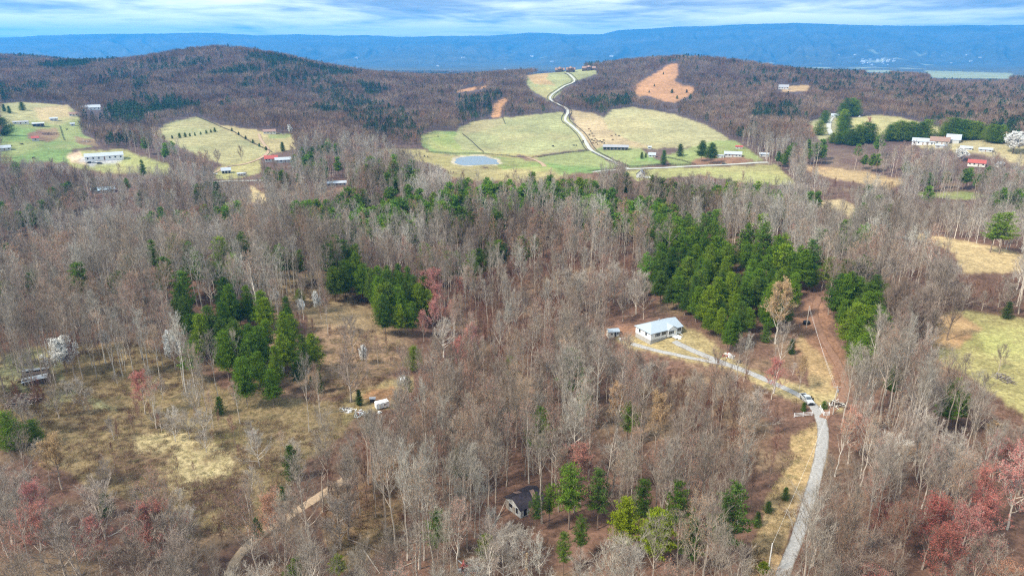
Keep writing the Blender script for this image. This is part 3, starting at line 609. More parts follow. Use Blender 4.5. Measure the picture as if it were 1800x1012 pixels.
# ------------------------------------------------------------------ which trees grow where (regions of the land in outline)
WOODS = [  # outline, rmin, rmax, density, {kind: weight}, height factor
 ([(296,512),(340,492),(450,500),(545,540),(550,600),(508,672),(440,656),(370,606),(305,566)],150,330,1,{'pine':.8,'scrub_pine':.13,'budding':.07},.95),
 ([(575,470),(640,460),(750,482),(750,532),(640,540),(585,510)],150,380,1,{'pine':.9,'scrub_pine':.1},1),
 ([(1118,470),(1165,425),(1230,402),(1330,400),(1375,415),(1445,458),(1452,530),(1395,566),(1290,566),(1200,500)],150,480,1,{'pine':.84,'scrub_pine':.1,'sapling':.06},.92),
 ([(1475,488),(1562,486),(1552,560),(1518,624),(1456,600),(1450,520)],150,330,1,{'pine':.93,'scrub_pine':.07},1),
 ([(620,345),(750,345),(820,315),(905,298),(1010,300),(1065,340),(1185,362),(1215,395),(1180,405),(1060,385),(960,345),(860,350),(750,390),(620,405),(500,392),(540,355)],300,650,1,{'scrub_pine':.72,'hardwood':.16,'budding':.12},.85),
 ([(295,435),(380,418),(465,425),(440,465),(320,475)],250,460,1,{'scrub_pine':.5,'hardwood':.5},1),
 ([(500,105),(560,118),(625,165),(705,190),(740,228),(690,218),(600,192),(530,150),(400,152)],900,1700,1,{'far_pine':.55,'far_bare':.45},1),
 ([(150,135),(260,105),(300,98),(330,108),(180,150)],1200,2000,1,{'far_pine':.5,'far_bare':.5},1),
 ([(0,150),(85,140),(85,158),(0,168)],1000,1900,1,{'far_pine':.5,'far_bare':.5},1),
 ([(225,135),(262,135),(262,185),(240,185)],1000,1600,1,{'far_pine':.5,'far_bare':.5},1),
 ([(805,170),(885,158),(880,172),(862,205),(820,208),(800,200)],900,1400,1,{'far_pine':.75,'far_bare':.25},1),
 ([(885,190),(980,185),(985,198),(885,206)],900,1400,1,{'far_pine':.45,'far_bare':.55},1),
 ([(640,175),(700,190),(745,240),(720,262),(640,225),(590,190)],700,1300,1,{'far_pine':.5,'far_bare':.5},1),
 ([(1000,170),(1110,168),(1115,185),(1120,200),(1060,192)],900,1500,1,{'far_pine':.6,'far_bare':.4},1),
 ([(1300,112),(1500,125),(1600,140),(1480,160),(1300,150)],1200,2500,1,{'far_pine':.3,'far_bare':.7},1),
 ([(1500,140),(1800,150),(1800,200),(1600,190)],1000,2500,1,{'far_pine':.2,'far_bare':.8},1),
 ([(1330,180),(1410,178),(1400,200),(1320,205)],900,1500,1,{'far_pine':.7,'far_bare':.3},1),
 ([(770,520),(880,440),(1110,440),(1190,500),(1060,560),(1060,640),(960,660),(830,640)],200,420,1,{'sapling':.8,'hardwood':.18,'budding':.02},1),
 ([(1080,680),(1180,630),(1260,640),(1440,740),(1400,790),(1330,850),(1180,720)],140,260,1,{'sapling':.86,'hardwood':.08,'budding':.06},.95),
 ([(1000,480),(1180,478),(1290,500),(1300,572),(1200,570),(1000,590)],210,340,.55,{'spreading':.8,'budding':.2},1),
 ([(1550,440),(1640,450),(1800,470),(1800,560),(1640,575),(1540,600)],180,380,.6,{'spreading':.75,'budding':.25},1),
 ([(-60,800),(160,850),(350,880),(470,930),(460,1060),(-60,1060)],70,175,.95,{'spreading':.5,'maple':.22,'budding':.18,'hardwood':.08,'cedar':.02},.9),
 ([(1500,890),(1600,850),(1800,800),(1900,1060),(1480,1060)],70,190,.9,{'maple':.5,'spreading':.15,'budding':.15,'hardwood':.2},.95),
 ([(1440,720),(1800,740),(1800,850),(1600,850),(1440,880)],110,230,.8,{'hardwood':.42,'budding':.22,'spreading':.22,'maple':.1,'sapling':.04},.85),
 ([(480,480),(600,478),(622,520),(700,560),(705,640),(650,690),(560,690),(470,640),(540,600),(545,560)],170,360,.34,{'sapling':.6,'spreading':.1,'budding':.3},.7),
 ([(-60,640),(60,608),(230,598),(300,622),(400,684),(560,706),(660,700),(612,762),(540,800),(505,860),(440,930),(330,950),(250,880),(160,860),(60,800),(-60,770)],100,300,.36,{'sapling':.55,'spreading':.33,'budding':.12},.42),
 ([(200,640),(400,660),(480,720),(420,760),(220,740)],120,260,.42,{'sapling':.5,'spreading':.35,'budding':.15},.6),
 ([(560,880),(640,850),(700,800),(740,840),(700,950),(600,1010)],90,200,.35,{'hardwood':1},1.05),
 ([(0,430),(300,400),(420,380),(560,420),(500,460),(300,420),(120,440)],300,560,1,{'spreading':.6,'hardwood':.3,'budding':.1},.9),
 ([(0,470),(300,470),(300,600),(0,600)],180,380,1,{'hardwood':.72,'budding':.18,'scrub_pine':.06,'sapling':.04},.95),
 ([(350,180),(700,240),(560,280),(370,215)],750,1300,1,{'far_bare':1},1),
]
WOODS += [
 ([(1560,340),(1830,340),(1830,455),(1700,430),(1580,412)],250,520,1,{'hardwood':.6,'spreading':.4},.8),
 ([(590,452),(700,448),(835,468),(858,500),(760,506),(700,486),(600,478)],200,420,1,{'budding':.5,'maple':.12,'hardwood':.38},.95),
 ([(735,500),(800,500),(860,600),(830,650),(740,640)],180,340,.9,{'maple':.28,'budding':.4,'sapling':.32},.7),
 ([(1440,720),(1580,715),(1600,800),(1460,830)],110,230,.9,{'maple':.2,'budding':.45,'spreading':.35},.8),
 ([(1180,540),(1330,560),(1340,620),(1240,600),(1200,590)],190,300,1,{'budding':.3,'hardwood':.5,'spreading':.2},.7),
 ([(330,560),(0,560),(0,500),(300,500)],180,330,1,{'hardwood':.6,'budding':.28,'spreading':.12},.9),
 ([(1440,430),(1660,420),(1660,480),(1560,470),(1460,460)],240,460,1,{'budding':.5,'hardwood':.5},.85),
]
DEFN = {'hardwood': .75, 'budding': .11, 'spreading': .06, 'sapling': .05, 'scrub_pine': .025, 'maple': .005}
ROADS = {  # name: (pixels, width, R-range)
 'driveway': ([(1368,1030),(1385,985),(1400,950),(1417,895),(1432,845),(1443,800),(1448,765),(1444,738),(1436,720),(1420,703),(1385,684),(1340,664),(1300,648),(1262,634),(1225,619),(1200,608),(1185,600)],2.9,0),
 'driveway_spur': ([(1290,644),(1240,634),(1200,626),(1150,616),(1110,604)],2.2,0),
 'dirt_track': ([(398,1040),(405,1005),(418,975),(450,945),(510,905),(560,872),(600,846),(612,838)],2.5,0),
 'field_track': ([(1440,522),(1430,545),(1436,575),(1452,605),(1472,635),(1486,668),(1484,700),(1462,715),(1446,735)],2.9,0),
 'hill_road': ([(1105,297),(1070,281),(1040,266),(1032,255),(1028,247),(1020,234),(1006,222),(994,214),(993,207),(999,199),(997,191),(982,184),(968,177),(966,171),(977,161),(991,152),(1008,146),(1011,141),(1003,134),(996,129)],4.4,0),
 'county_road': ([(985,311),(1040,302),(1105,297),(1200,293),(1280,290),(1350,286)],5.2,0),
 'valley_road': ([(376,320),(450,318),(500,316),(560,311)],6.0,0),
 'farm_lane': ([(928,278),(945,283),(958,292),(960,303)],4.5,0),
 'yard_lane': ([(376,305),(395,293),(440,288),(478,268),(460,250),(455,236)],3.5,0),
 'ranch_lane': ([(1478,198),(1462,205),(1455,222),(1462,238)],6.0,650),
}
def densify(P, step):
    out = []
    for a, b in zip(P[:-1], P[1:]):
        n = max(1, int(np.hypot(*(np.array(b) - a)) / step))
        for k in range(n): out.append(np.array(a) + (np.array(b) - a) * k / n)
    out.append(np.array(P[-1], float)); return np.array(out)
def smooth(P, n=3):
    P = np.array(P, float)
    for _ in range(n):
        Q = [P[0]]
        for a, b in zip(P[:-1], P[1:]): Q += [a * .75 + b * .25, a * .25 + b * .75]
        Q.append(P[-1]); P = np.array(Q)
    return P
RPATH = {}
for k, (px, w, r0) in ROADS.items():
    P = smooth([hit(a, b, r0)[:2] for a, b in px]); RPATH[k] = densify([tuple(p) for p in P], 1.2)
allroad = np.concatenate([np.c_[p, np.full(len(p), ROADS[k][1] / 2)] for k, p in RPATH.items()])
_cell = {}
for x, y, w in allroad: _cell.setdefault((int(x // 8), int(y // 8)), []).append((x, y, w))
def near_road(x, y, extra):
    i, j = int(x // 8), int(y // 8)
    for a in (-1, 0, 1):
        for b in (-1, 0, 1):
            for qx, qy, w in _cell.get((i + a, j + b), ()):
                if (qx - x) ** 2 + (qy - y) ** 2 < (w + extra) ** 2: return True
    return False
# candidate places: jittered grid in bands of range
cand = []
for r0, r1, s in ((78, 270, 4.1), (270, 450, 4.7), (450, 800, 6.0), (800, 1500, 7.6), (1500, 2700, 9.5), (2700, 4300, 17)):
    n = int(2 * r1 / s); gx, gy = np.meshgrid(np.arange(-n // 2, n // 2 + 1) * s, np.arange(0, int(r1 / s) + 1) * s)
    gx = gx + rng.uniform(-.48, .48, gx.shape) * s + (np.arange(gx.shape[0])[:, None] % 2) * s / 2; gy = gy + rng.uniform(-.48, .48, gy.shape) * s
    R_ = np.hypot(gx, gy); k = (R_ >= r0) & (R_ < r1) & (np.abs(np.arctan2(gx, gy)) < .74)
    cand.append(np.c_[gx[k], gy[k]])
cand = np.concatenate(cand); cx_, cy_ = cand.T; cz_ = gz(cx_, cy_); cR = np.hypot(cx_, cy_)
HH = np.where(cR < 800, 19, 15.0)
bx, by = project(cx_, cy_, cz_); mx_, my_ = project(cx_, cy_, cz_ + HH * .72); tx_, ty_ = project(cx_, cy_, cz_ + HH)
ok = (bx > -130) & (bx < 1930) & (ty_ < 1040)
keep = ok.copy()
for poly, r0, r1, c, kp in AREAS:
    if not kp: continue
    s = (cR > r0 * .35) & (cR < r1) & keep
    # no tree stands in the open ground, and none in front of it stands so tall that it hides it
    for f in (0, .35, .7, .95):
        px_, py_ = bx + (tx_ - bx) * f, by + (ty_ - by) * f
        if f == 0 or kp == 1:
            ins = np.zeros(s.shape, bool); q = s & (cR < (r1 if f == 0 else r1)) & ((cR > r0) | (f > 0)); ins[q] = inpoly(px_[q], py_[q], poly)
            keep &= ~ins
            s &= keep
# the same for the roads seen in the picture
lott = rng.random(len(cx_))
def clear_line(P, hw, leak=.12):
    global keep
    P = P[::3]; z = gz(P[:, 0], P[:, 1]); qx, qy = project(P[:, 0], P[:, 1], z); qR = np.hypot(P[:, 0], P[:, 1]); w = hw * F / qR
    for f in (0, .3, .6, .9):
        px_, py_ = bx + (tx_ - bx) * f, by + (ty_ - by) * f
        for a, b, r_, w_ in zip(qx, qy, qR, w):
            keep &= ~((lott > leak) & (np.abs(px_ - a) < w_) & (np.abs(py_ - b) < max(w_ * .35, 2)) & (cR < r_ + hw))
for k, hw in (('driveway', 2.3), ('dirt_track', 2.4), ('hill_road', 5), ('county_road', 5), ('valley_road', 5), ('farm_lane', 4), ('yard_lane', 3), ('driveway_spur', 1.0)):
    clear_line(RPATH[k], hw)
BOXES = []     # (px0, py0, px1, py1, R): buildings the picture shows
def clear_box(x0, y0, x1, y1, R):
    global keep
    BOXES.append((x0, y0, x1, y1, R))
    for f in (0, .25, .5, .75, 1):
        px_, py_ = bx + (tx_ - bx) * f, by + (ty_ - by) * f
        m_ = (2.8 if x0 in (880, 38) else 1.6) * F / cR
        keep &= ~((px_ > x0 - m_ * (f > .4)) & (px_ < x1 + m_ * (f > .4)) & (py_ > y0) & (py_ < y1) & (cR < R))
for b in ((1108,566,1204,608,262),(1064,572,1090,592,262),(1398,692,1475,738,210),(38,640,92,690,225),(640,684,685,718,200),(700,660,722,672,225),(880,858,952,920,160),(803,978,845,1000,130),
          (152,262,214,284,900),(466,270,512,290,900),(572,316,612,328,640),(160,326,206,340,600),(1118,296,1156,314,640),(1700,278,1732,290,760),(1598,240,1690,256,900),(1050,252,1110,264,900),(150,186,180,194,1300),(1366,148,1384,158,1600)):
    clear_box(*b)
keep &= (pond_f(cx_, cy_) > 1.3)
blocked = ok & ~keep & (cR < 720); low_ = blocked.copy(); mid_ = blocked.copy()
for poly, r0, r1, c, kp in AREAS:
    if not kp: continue
    s = low_ & (cR < r1) & (cR > r0 * .35)
    for f in (0, .12, .26):
        ins = np.zeros(s.shape, bool); q = s & ((cR > r0) | (f > 0)); ins[q] = inpoly((bx + (tx_ - bx) * f)[q], (by + (ty_ - by) * f)[q], poly); low_ &= ~ins
        mid_ &= low_
    for f in (.4, .6):
        ins = np.zeros(s.shape, bool); ins[s] = inpoly((bx + (tx_ - bx) * f)[s], (by + (ty_ - by) * f)[s], poly); mid_ &= ~ins
u_ = rng.random(len(cx_)); dens = np.ones(len(cx_)); kk = np.array(['hardwood'] * len(cx_), dtype='U12'); hf = np.ones(len(cx_))
nearm = cR < 800
pick = rng.random(len(cx_))
def choose(sel, wts):
    ks = list(wts); c = np.cumsum([wts[k] for k in ks]); c = c / c[-1]
    idx = np.searchsorted(c, pick[sel]); kk[sel] = np.array(ks)[np.clip(idx, 0, len(ks) - 1)]
choose(nearm, DEFN)
cn = fbm(cx_ / 130, cy_ / 130, 131, 3); fc = (cn > .665) | (pick < .035)
kk[~nearm] = np.where(fc[~nearm], 'far_pine', 'far_bare')
# pinkish budding trees and evergreens come in drifts
dr = fbm(cx_ / 40, cy_ / 40, 141, 3); s = nearm & (dr > .64) & (rng.random(len(cx_)) < .5); kk[s] = 'budding'
dg = fbm(cx_ / 45, cy_ / 45, 151, 3); s = (cR > 290) & nearm & (dg > .62) & (rng.random(len(cx_)) < .5); kk[s] = 'scrub_pine'
s = (cR > 300) & nearm & (fbm(cx_ / 30, cy_ / 30, 161, 3) > .66); kk[s] = 'spreading'
for poly, r0, r1, d, wts, h in WOODS[4:] + WOODS[:4]:
    s = (cR > r0) & (cR < r1); q = np.zeros(s.shape, bool); q[s] = inpoly(mx_[s], my_[s], poly)
    choose(q, wts); dens[q] = d; hf[q] = h
    q[:] = False
# nothing tall stands right in front of the pine stands
for poly, r0, r1, d, wts, h in WOODS[:4]:
    s = (cR > r0 * .6) & (cR < r1) & (kk != 'pine')
    for f in (.85, 1.0):
        q = np.zeros(s.shape, bool); q[s] = inpoly((bx + (tx_ - bx) * f)[s], (by + (ty_ - by) * f)[s], poly); dens[q] = .06
# scrub pines overtop the ridge they stand on
hf = np.where(kk == 'scrub_pine', np.maximum(hf, 1.0) * 1.18, hf)
# spacing of wide crowns
dens = np.where((kk == 'spreading') | (kk == 'maple'), np.minimum(dens, .72), dens)
dens = np.where((kk == 'pine'), np.minimum(dens * .75, .6), dens)
dens = np.where(nearm & (kk == 'hardwood'), dens * .9, dens)
keep &= u_ < dens
low_ &= (rng.random(len(cx_)) < .8) & (pond_f(cx_, cy_) > 1.2)
kk[low_] = np.where(rng.random(int(low_.sum())) < .8, 'sapling', 'spreading'); hf[low_] = rng.uniform(.26, .42, int(low_.sum())); hf[low_ & (kk == 'spreading')] *= .75
mid_ &= low_; hf[mid_ & (kk == 'sapling')] *= 2.3; kk[mid_ & (rng.random(len(cx_)) < .45)] = 'spreading'; hf[mid_ & (kk == 'spreading')] = .68
for bb in BOXES:
    low_ &= ~((bx > bb[0] - 3) & (bx < bb[2] + 3) & (by > bb[1]) & (by < bb[3] + 26) & (cR < bb[4]))
keep |= low_
keep &= ~((kk == 'far_pine') & (cR < 800)) 
# heroes: the trees one can pick out (kind, base px, base py, height, width factor, label)
STD = {'hardwood': 22, 'sapling': 13, 'spreading': 15, 'maple': 15, 'budding': 22, 'golden': 17, 'pear': 8.5, 'pine': 17, 'scrub_pine': 15, 'cedar': 7, 'holly': 8, 'lime_pine': 15}
HERO = [
 ('pear',118,656,10,1.25,'wide white blossoming tree right of the tin-roofed ruin'),
 ('pear',308,640,10,.8,'narrow white blossoming tree at the far edge of the left clearing'),
 ('pear',188,612,5.5,.9,'small sparse cream blossoming tree against the wood behind the left clearing'),
 ('pear',486,532,5,.8,'small white blossoming tree left of the bare tree behind the pine stand'),
 ('pear',530,552,5,.9,'creamy blossoming bush right beside the pine stand'),
 ('pear',558,548,7,.7,'slim white blossoming tree right of the pine stand'),
 ('pear',640,640,6,.7,'small white blossoming tree behind the big pinkish bare tree'),
 ('pear',465,668,5,.7,'small white blossoming tree at the foot of the pine stand'),
 ('pear',497,664,4,.6,'smallest white blossoming shrub at the right foot of the pine stand'),
 ('pear',1088,408,8,1.2,'white blossoming tree among the evergreens on the ridge'),
 ('maple',256,728,12,1.15,'crimson budding maple in the middle of the left clearing'),
 ('spreading',148,722,9,1.2,'round grey bare tree in front of the white blossoming tree'),
 ('spreading',62,694,12,.7,'dark many-stemmed bare tree in front of the tin-roofed ruin'),
 ('spreading',100,714,14,.45,'tall leaning bare tree right of the tin-roofed ruin'),
 ('spreading',617,706,15,1.15,'big rounded pinkish bare tree behind the debris heaps'),
 ('golden',1362,604,21,1.15,'large golden budding tree in front of the big pine stand'),
 ('maple',1356,702,12,.95,'pink-topped maple beside the driveway behind the pickup'),
 ('golden',1404,688,11,.7,'thin golden budding tree behind the pickup truck'),
 ('golden',1085,760,14,1.2,'pale golden budding tree in the wood below the white house'),
 ('golden',1150,800,17,.8,'slim golden budding tree right of the pale golden one in the front wood'),
 ('golden',110,860,13,1.3,'broad orange budding tree at the left end of the clearing'),
 ('holly',22,790,11,1.1,'dense dark green round evergreen at the left picture edge'),
 ('holly',66,778,7,1.0,'smaller bright green evergreen right of the dark round one'),
 ('holly',610,512,14,.95,'broad bright evergreen tree at the top of the middle clearing'),
 ('holly',528,532,6,1.1,'low round evergreen left of the broad evergreen tree'),
 ('pine',726,590,15,.85,'single pointed pine before the pinkish trees'),
 ('holly',728,650,9,1.1,'rounded evergreen right of the middle clearing'),
 ('pine',640,525,13,.9,'pine at the left end of the short pine row'),
 ('scrub_pine',718,706,9,.9,'small open pine beside the white trailer'),
 ('cedar',632,712,5.5,1.2,'dark green cedar bush behind the debris heaps'),
 ('cedar',563,690,9,.8,'tall narrow cedar left of the big pinkish bare tree'),
 ('cedar',548,684,5,.7,'short cedar at the foot of the tall narrow cedar'),
 ('cedar',388,728,6,1.1,'dark cedar shrub in the right part of the clearing'),
 ('cedar',515,842,10,.9,'slender green cedar at the right end of the clearing'),
 ('cedar',498,878,4,1.2,'low cedar bush at the foot of the slender cedar'),
 ('cedar',452,942,5,1.3,'olive cedar bush beside the dirt track'),
 ('cedar',190,905,6,1.2,'olive cedar among the bare trees of the lower left wood'),
 ('lime_pine',596,1018,6,1.3,'yellow-green bush at the bottom edge right of the dirt track'),
 ('lime_pine',855,1000,9,1.0,'bright yellow-green young pine left of the ruined cabin'),
 ('scrub_pine',942,935,11,.7,'bright green young pine standing against the ruined cabin'),
 ('scrub_pine',965,925,12,.7,'yellow-green young pine at the right corner of the ruined cabin'),
 ('scrub_pine',1000,930,18,1.0,'tallest green pine right behind the ruined cabin'),
 ('scrub_pine',1050,930,16,.9,'grey-green thin pine two crowns right of the ruined cabin'),
 ('lime_pine',1095,985,16,.9,'bright green pine at the left of the yellow pine'),
 ('lime_pine',1148,1000,15,1.15,'brilliant yellow pine in the front pine group'),
 ('scrub_pine',1125,940,15,.9,'green pine behind the brilliant yellow pine'),
 ('scrub_pine',1185,960,17,.9,'dark green pine right of the brilliant yellow pine'),
 ('scrub_pine',1212,1010,14,.9,'rightmost green pine of the front pine group'),
 ('scrub_pine',1020,985,12,.7,'small green pine below the grey-green thin pine'),
 ('scrub_pine',990,1010,11,.8,'short green pine near the bottom edge right of the ruined cabin'),
 ('lime_pine',1340,1012,3.5,1.6,'lime green bush at the foot of the white pole'),
 ('cedar',1380,878,3.5,1.2,'round green shrub on the straw bank beside the driveway'),
 ('cedar',1330,925,4,1.2,'dark green shrub at the wood edge on the straw bank'),
 ('cedar',1350,900,3,1.4,'low olive shrub above the dark one on the straw bank'),
 ('cedar',1412,722,3,1.6,'brown-green shrub behind the left white fence'),
 ('cedar',1448,718,2.6,1.8,'trimmed dark shrub behind the right white fence'),
 ('cedar',1390,622,6,1.3,'green shrub at the foot of the golden budding tree'),
 ('cedar',1345,602,8,1.0,'dark cedar left below the golden budding tree'),
 ('scrub_pine',1562,710,13,.95,'dark green conifer right of the pine block and above the driveway wood'),
 ('scrub_pine',1668,735,13,.9,'open conifer between the driveway wood and the right meadow'),
 ('scrub_pine',1685,755,12,.7,'thin conifer just right of the open conifer by the meadow'),
 ('spreading',1665,598,17,.85,'dark old bare tree standing in the corner of the right meadow'),
 ('spreading',1755,652,8,.8,'small bare tree alone in the right meadow'),
 ('cedar',1768,560,7,1.3,'round green cedar at the top edge of the right meadow'),
 ('cedar',1640,575,7,1.0,'dark cedar at the left top corner of the right meadow'),
 ('scrub_pine',1740,444,20,1.25,'left one of the two tan-hill pines'),
 ('scrub_pine',1756,446,21,1.25,'right one of the two tan-hill pines'),
 ('maple',770,560,13,1.0,'red budding maple right of the single pointed pine'),
 ('maple',745,600,11,.8,'coral budding maple between the two clearing evergreens'),
 ('spreading',780,628,13,1.2,'wide pinkish bare tree right of the middle clearing'),
 ('spreading',955,668,10,1.0,'pale fan-shaped bare tree alone in the brown saplings'),
 ('spreading',872,640,9,.9,'small pale bare tree left of the fan-shaped one'),
 ('maple',1620,1000,15,1.1,'deep red budding maple in the lower right wood'),
 ('maple',1700,990,15,1.1,'red maple right of the deep red maple in the lower right wood'),
 ('maple',1640,1050,14,1.1,'red maple at the bottom edge in the lower right wood'),
 ('maple',1770,930,17,1.2,'pink maple at the right picture edge'),
 ('maple',1790,870,14,1.0,'rose maple above the pink maple at the right edge'),
 ('maple',80,1000,13,1.1,'pink budding maple in the lower left corner'),
 ('maple',180,1015,12,1.0,'salmon budding maple at the bottom left'),
 ('golden',1735,810,10,1.1,'orange budding tree at the upper end of the lower right wood'),
 ('maple',1490,815,13,1.2,'dusty pink tree right of the driveway bend'),
 ('pine',254,318,18,.9,'tall lone pine in front of the long white building'),
 ('pine',168,345,14,.9,'dark pine left of the tall lone pine'),
 ('pine',225,338,12,1.1,'low pine below the tall lone pine'),
 ('holly',8,238,18,1.8,'huge dark evergreen at the left edge of the far farm'),
 ('cedar',8,196,9,1.6,'left round dark bush on the far tan slope'),
 ('cedar',17,199,9,1.6,'right round dark bush on the far tan slope'),
 ('cedar',40,194,10,1.8,'dark bush pair on the far tan slope by the wood'),
 ('pine',1249,288,22,1.3,'tall dark conifer beside the far paddock'),
 ('pine',1232,284,24,1.1,'dark conifer left of the tall paddock conifer'),
 ('cedar',1128,279,7,1.3,'left small pointed conifer in the green paddock'),
 ('cedar',1135,277,5,1.3,'right small pointed conifer in the green paddock'),
 ('cedar',1166,290,15,1.3,'dark pointed conifer right of the paddock'),
 ('cedar',1195,275,13,1.3,'dark conifer behind the paddock houses'),
 ('holly',1449,217,16,1.5,'round dark tree left of the ranch lane'),
 ('holly',1440,238,16,1.6,'round dark tree below the ranch lane fork'),
 ('maple',1525,228,13,1.2,'round grey-pink tree on the hay hill'),
 ('spreading',383,293,14,1.1,'spreading bare tree at the corner of the middle hay field'),
 ('spreading',425,284,14,.7,'bare upright tree in the middle hay field'),
 ('pear',510,236,9,1.0,'white tree beside the far hay field wood'),
 ('pear',1780,270,16,1.6,'large pale blossoming tree at the right edge by the far houses'),
 ('pear',1688,283,10,1.5,'round pale blossoming tree below the far houses'),
 ('cedar',497,266,10,1.3,'dark cedar above the red-roofed house'),
]
for i, (px, py, h) in enumerate([(1478,212,22),(1485,205,24),(1496,204,24),(1503,205,22),(1480,225,22),(1484,236,22),(1478,245,20)]):
    HERO.append(('holly', px, py, h, 1.2, 'dark cypress in the tall clump beside the ranch lane'))
for i, (px, py, h) in enumerate([(1462,252,11),(1472,254,12),(1484,254,14),(1495,256,17),(1506,254,20),(1518,252,22),(1530,252,20)]):
    HERO.append(('holly', px, py, h, 1.4, 'dark evergreen in the sloping row below the ranch lane'))
for i, px in enumerate(range(1562, 1632, 9)):
    HERO.append(('holly', px, 248 - (i % 2), 17 + (i * 7) % 5, 1.5, 'dark evergreen in the hedge row left of the far houses'))
for i, px in enumerate(range(1658, 1724, 10)):
    HERO.append(('holly', px, 246, 17 + (i * 5) % 6, 1.5, 'dark evergreen in the row behind the far houses'))
for i, (px, py) in enumerate([(1738,250),(1748,252),(1756,252)]):
    HERO.append(('holly', px, py, 17, 1.4, 'dark evergreen of the group right of the far houses'))
for px, py, h in ((1150,152,5),(1181,164,8),(1207,163,6),(1141,163,4),(1166,131,5),(1190,174,6)):
    HERO.append(('cedar', px, py, h, 1.6, 'dark shrub on the orange hillside clearing'))
hx = []
for k, px, py, h, w, lab in HERO:
    x, y, z = hit(px, py, 900 if k == 'zz' else 0); hx.append((x, y, z, h, w))
hx = np.array(hx)
# room for the heroes
for (x, y, z, h, w), (k, px, py, *_ ) in zip(hx, HERO):
    rr = (2.6 if k in ('cedar', 'scrub_pine') else 4.5) * w if h < 30 else 5
    keep &= (cx_ - x) ** 2 + (cy_ - y) ** 2 > rr * rr
    if hypot_ := math.hypot(x, y):
        sc = F / math.hypot(x, y, HC - z); hw = (h * (.16 if k in ('pine', 'scrub_pine', 'cedar') else .24)) * w * sc
        top = project(x, y, z + h)[1]; lowv = py - (py - top) * (.08 if k in ('pear', 'holly', 'cedar', 'lime_pine', 'maple') else .3)
        front = keep & (cR < hypot_) & (np.abs(mx_ - px) < hw + 20 * sc / 7) & (ty_ > top) & (ty_ < lowv + 10)
        keep &= ~(front & (rng.random(len(cx_)) < .93))
sel = np.nonzero(keep)[0]
rd = np.array([cR[i] < 900 and near_road(cx_[i], cy_[i], 1.3) for i in sel]); sel = sel[~rd]
print('trees', len(sel), {k: int((kk[sel] == k).sum()) for k in set(kk[sel])})
scale = rng.uniform(.64, 1.2, len(sel)) * hf[sel]; pn = K0 = kk[sel] == 'pine'; scale[pn] = rng.uniform(.6, 1.2, int(pn.sum())) * hf[sel][pn]
scale[kk[sel] == 'pine'] *= 1.0
rotz = rng.uniform(0, 2 * pi, len(sel)); wid = rng.uniform(.85, 1.2, len(sel))
PT = np.c_[cx_[sel], cy_[sel], cz_[sel]]; K = kk[sel]; RS = cR[sel]; tilt = rng.normal(0, .035, (len(sel), 2))
inside = (mx_[sel] > 0) & (mx_[sel] < 1800) & (ty_[sel] < 1000)
CAP = {'hardwood': 290, 'sapling': 240, 'spreading': 220, 'maple': 110, 'budding': 200, 'pine': 170, 'scrub_pine': 150, 'cedar': 60}
SINGLE = []      # (key, x, y, z, rot, scale, width)
STUFFN = {'hardwood': 'bare_woodland', 'sapling': 'sapling_thicket', 'spreading': 'spreading_woodland', 'maple': 'maple_woodland', 'budding': 'budding_woodland', 'pine': 'pine_woodland', 'scrub_pine': 'scrub_pine_woodland', 'cedar': 'cedar_thicket', 'far_bare': 'far_woodland', 'far_pine': 'far_pine_woodland'}
for k in STUFFN:
    idx = np.nonzero(K == k)[0]
    if k in CAP:
        vis = idx[inside[idx]]; vis = vis[np.argsort(RS[vis])][:CAP[k]]
        SINGLE += [(k, *PT[i], rotz[i], scale[i], wid[i], tilt[i]) for i in vis]
        idx = np.setdiff1d(idx, vis)
    for lt in (False, True):
        q = idx[(RS[idx] > 300) == lt] if not k.startswith('far') else (idx if not lt else idx[:0])
        if len(q) == 0: continue
        scatter(STUFFN[k], k, PT[q] - np.array((0, 0, .1)), np.c_[tilt[q], rotz[q]], np.c_[scale[q] * wid[q], scale[q] * wid[q], scale[q]], light=lt)
# ------------------------------------------------------------------ single trees
NAMES = {'hardwood': ('bare_tree', 'bare tree', 'slim pale-trunked bare tree'), 'sapling': ('sapling', 'sapling', 'thin reddish-brown bare sapling'),
 'spreading': ('spreading_tree', 'leafless spreading tree', 'wide-crowned pale bare tree'), 'maple': ('maple_tree', 'maple tree', 'bare maple tinged with red buds'),
 'budding': ('budding_tree', 'budding tree', 'slim tree hazed with pinkish buds'), 'golden': ('golden_tree', 'golden tree', ''), 'pear': ('blossoming_tree', 'blossoming tree', ''),
 'pine': ('pine_tree', 'pine tree', 'bright green pointed pine'), 'scrub_pine': ('scrub_pine', 'scrub pine', 'open-crowned yellowish green pine'), 'cedar': ('cedar_bush', 'cedar', 'dark cedar bush'), 'holly': ('evergreen_tree', 'evergreen tree', ''), 'lime_pine': ('young_pine', 'young pine', '')}
LAND = [(1157,600,'the white house'),(1076,588,'the little white shed'),(1418,710,'the pickup truck'),(1440,800,'the gravel driveway bend'),(1400,950,'the lower gravel driveway'),
 (62,660,'the tin-roofed ruin'),(670,708,'the white trailer'),(920,905,'the ruined cabin'),(825,990,'the collapsed red shed'),(1148,950,'the brilliant yellow pine'),(560,872,'the dirt track'),(410,985,'the bottom of the dirt track'),
 (340,800,'the straw-coloured clearing'),(420,580,'the left pine stand'),(610,560,'the middle clearing'),(1300,490,'the big pine stand'),(1505,560,'the right pine block'),(1668,595,'the old meadow tree'),
 (1740,440,'the two tan-hill pines'),(955,640,'the brown sapling hollow'),(1362,600,'the large golden tree'),(1352,960,'the white pole'),(1620,960,'the deep red maple'),(720,880,'the mid front wood'),
 (100,950,'the lower left pink maple'),(900,340,'the evergreen ridge'),(200,520,'the left wood'),(1250,830,'the brown driveway thicket'),(1600,800,'the driveway wood'),(300,430,'the upper left pine clump')]
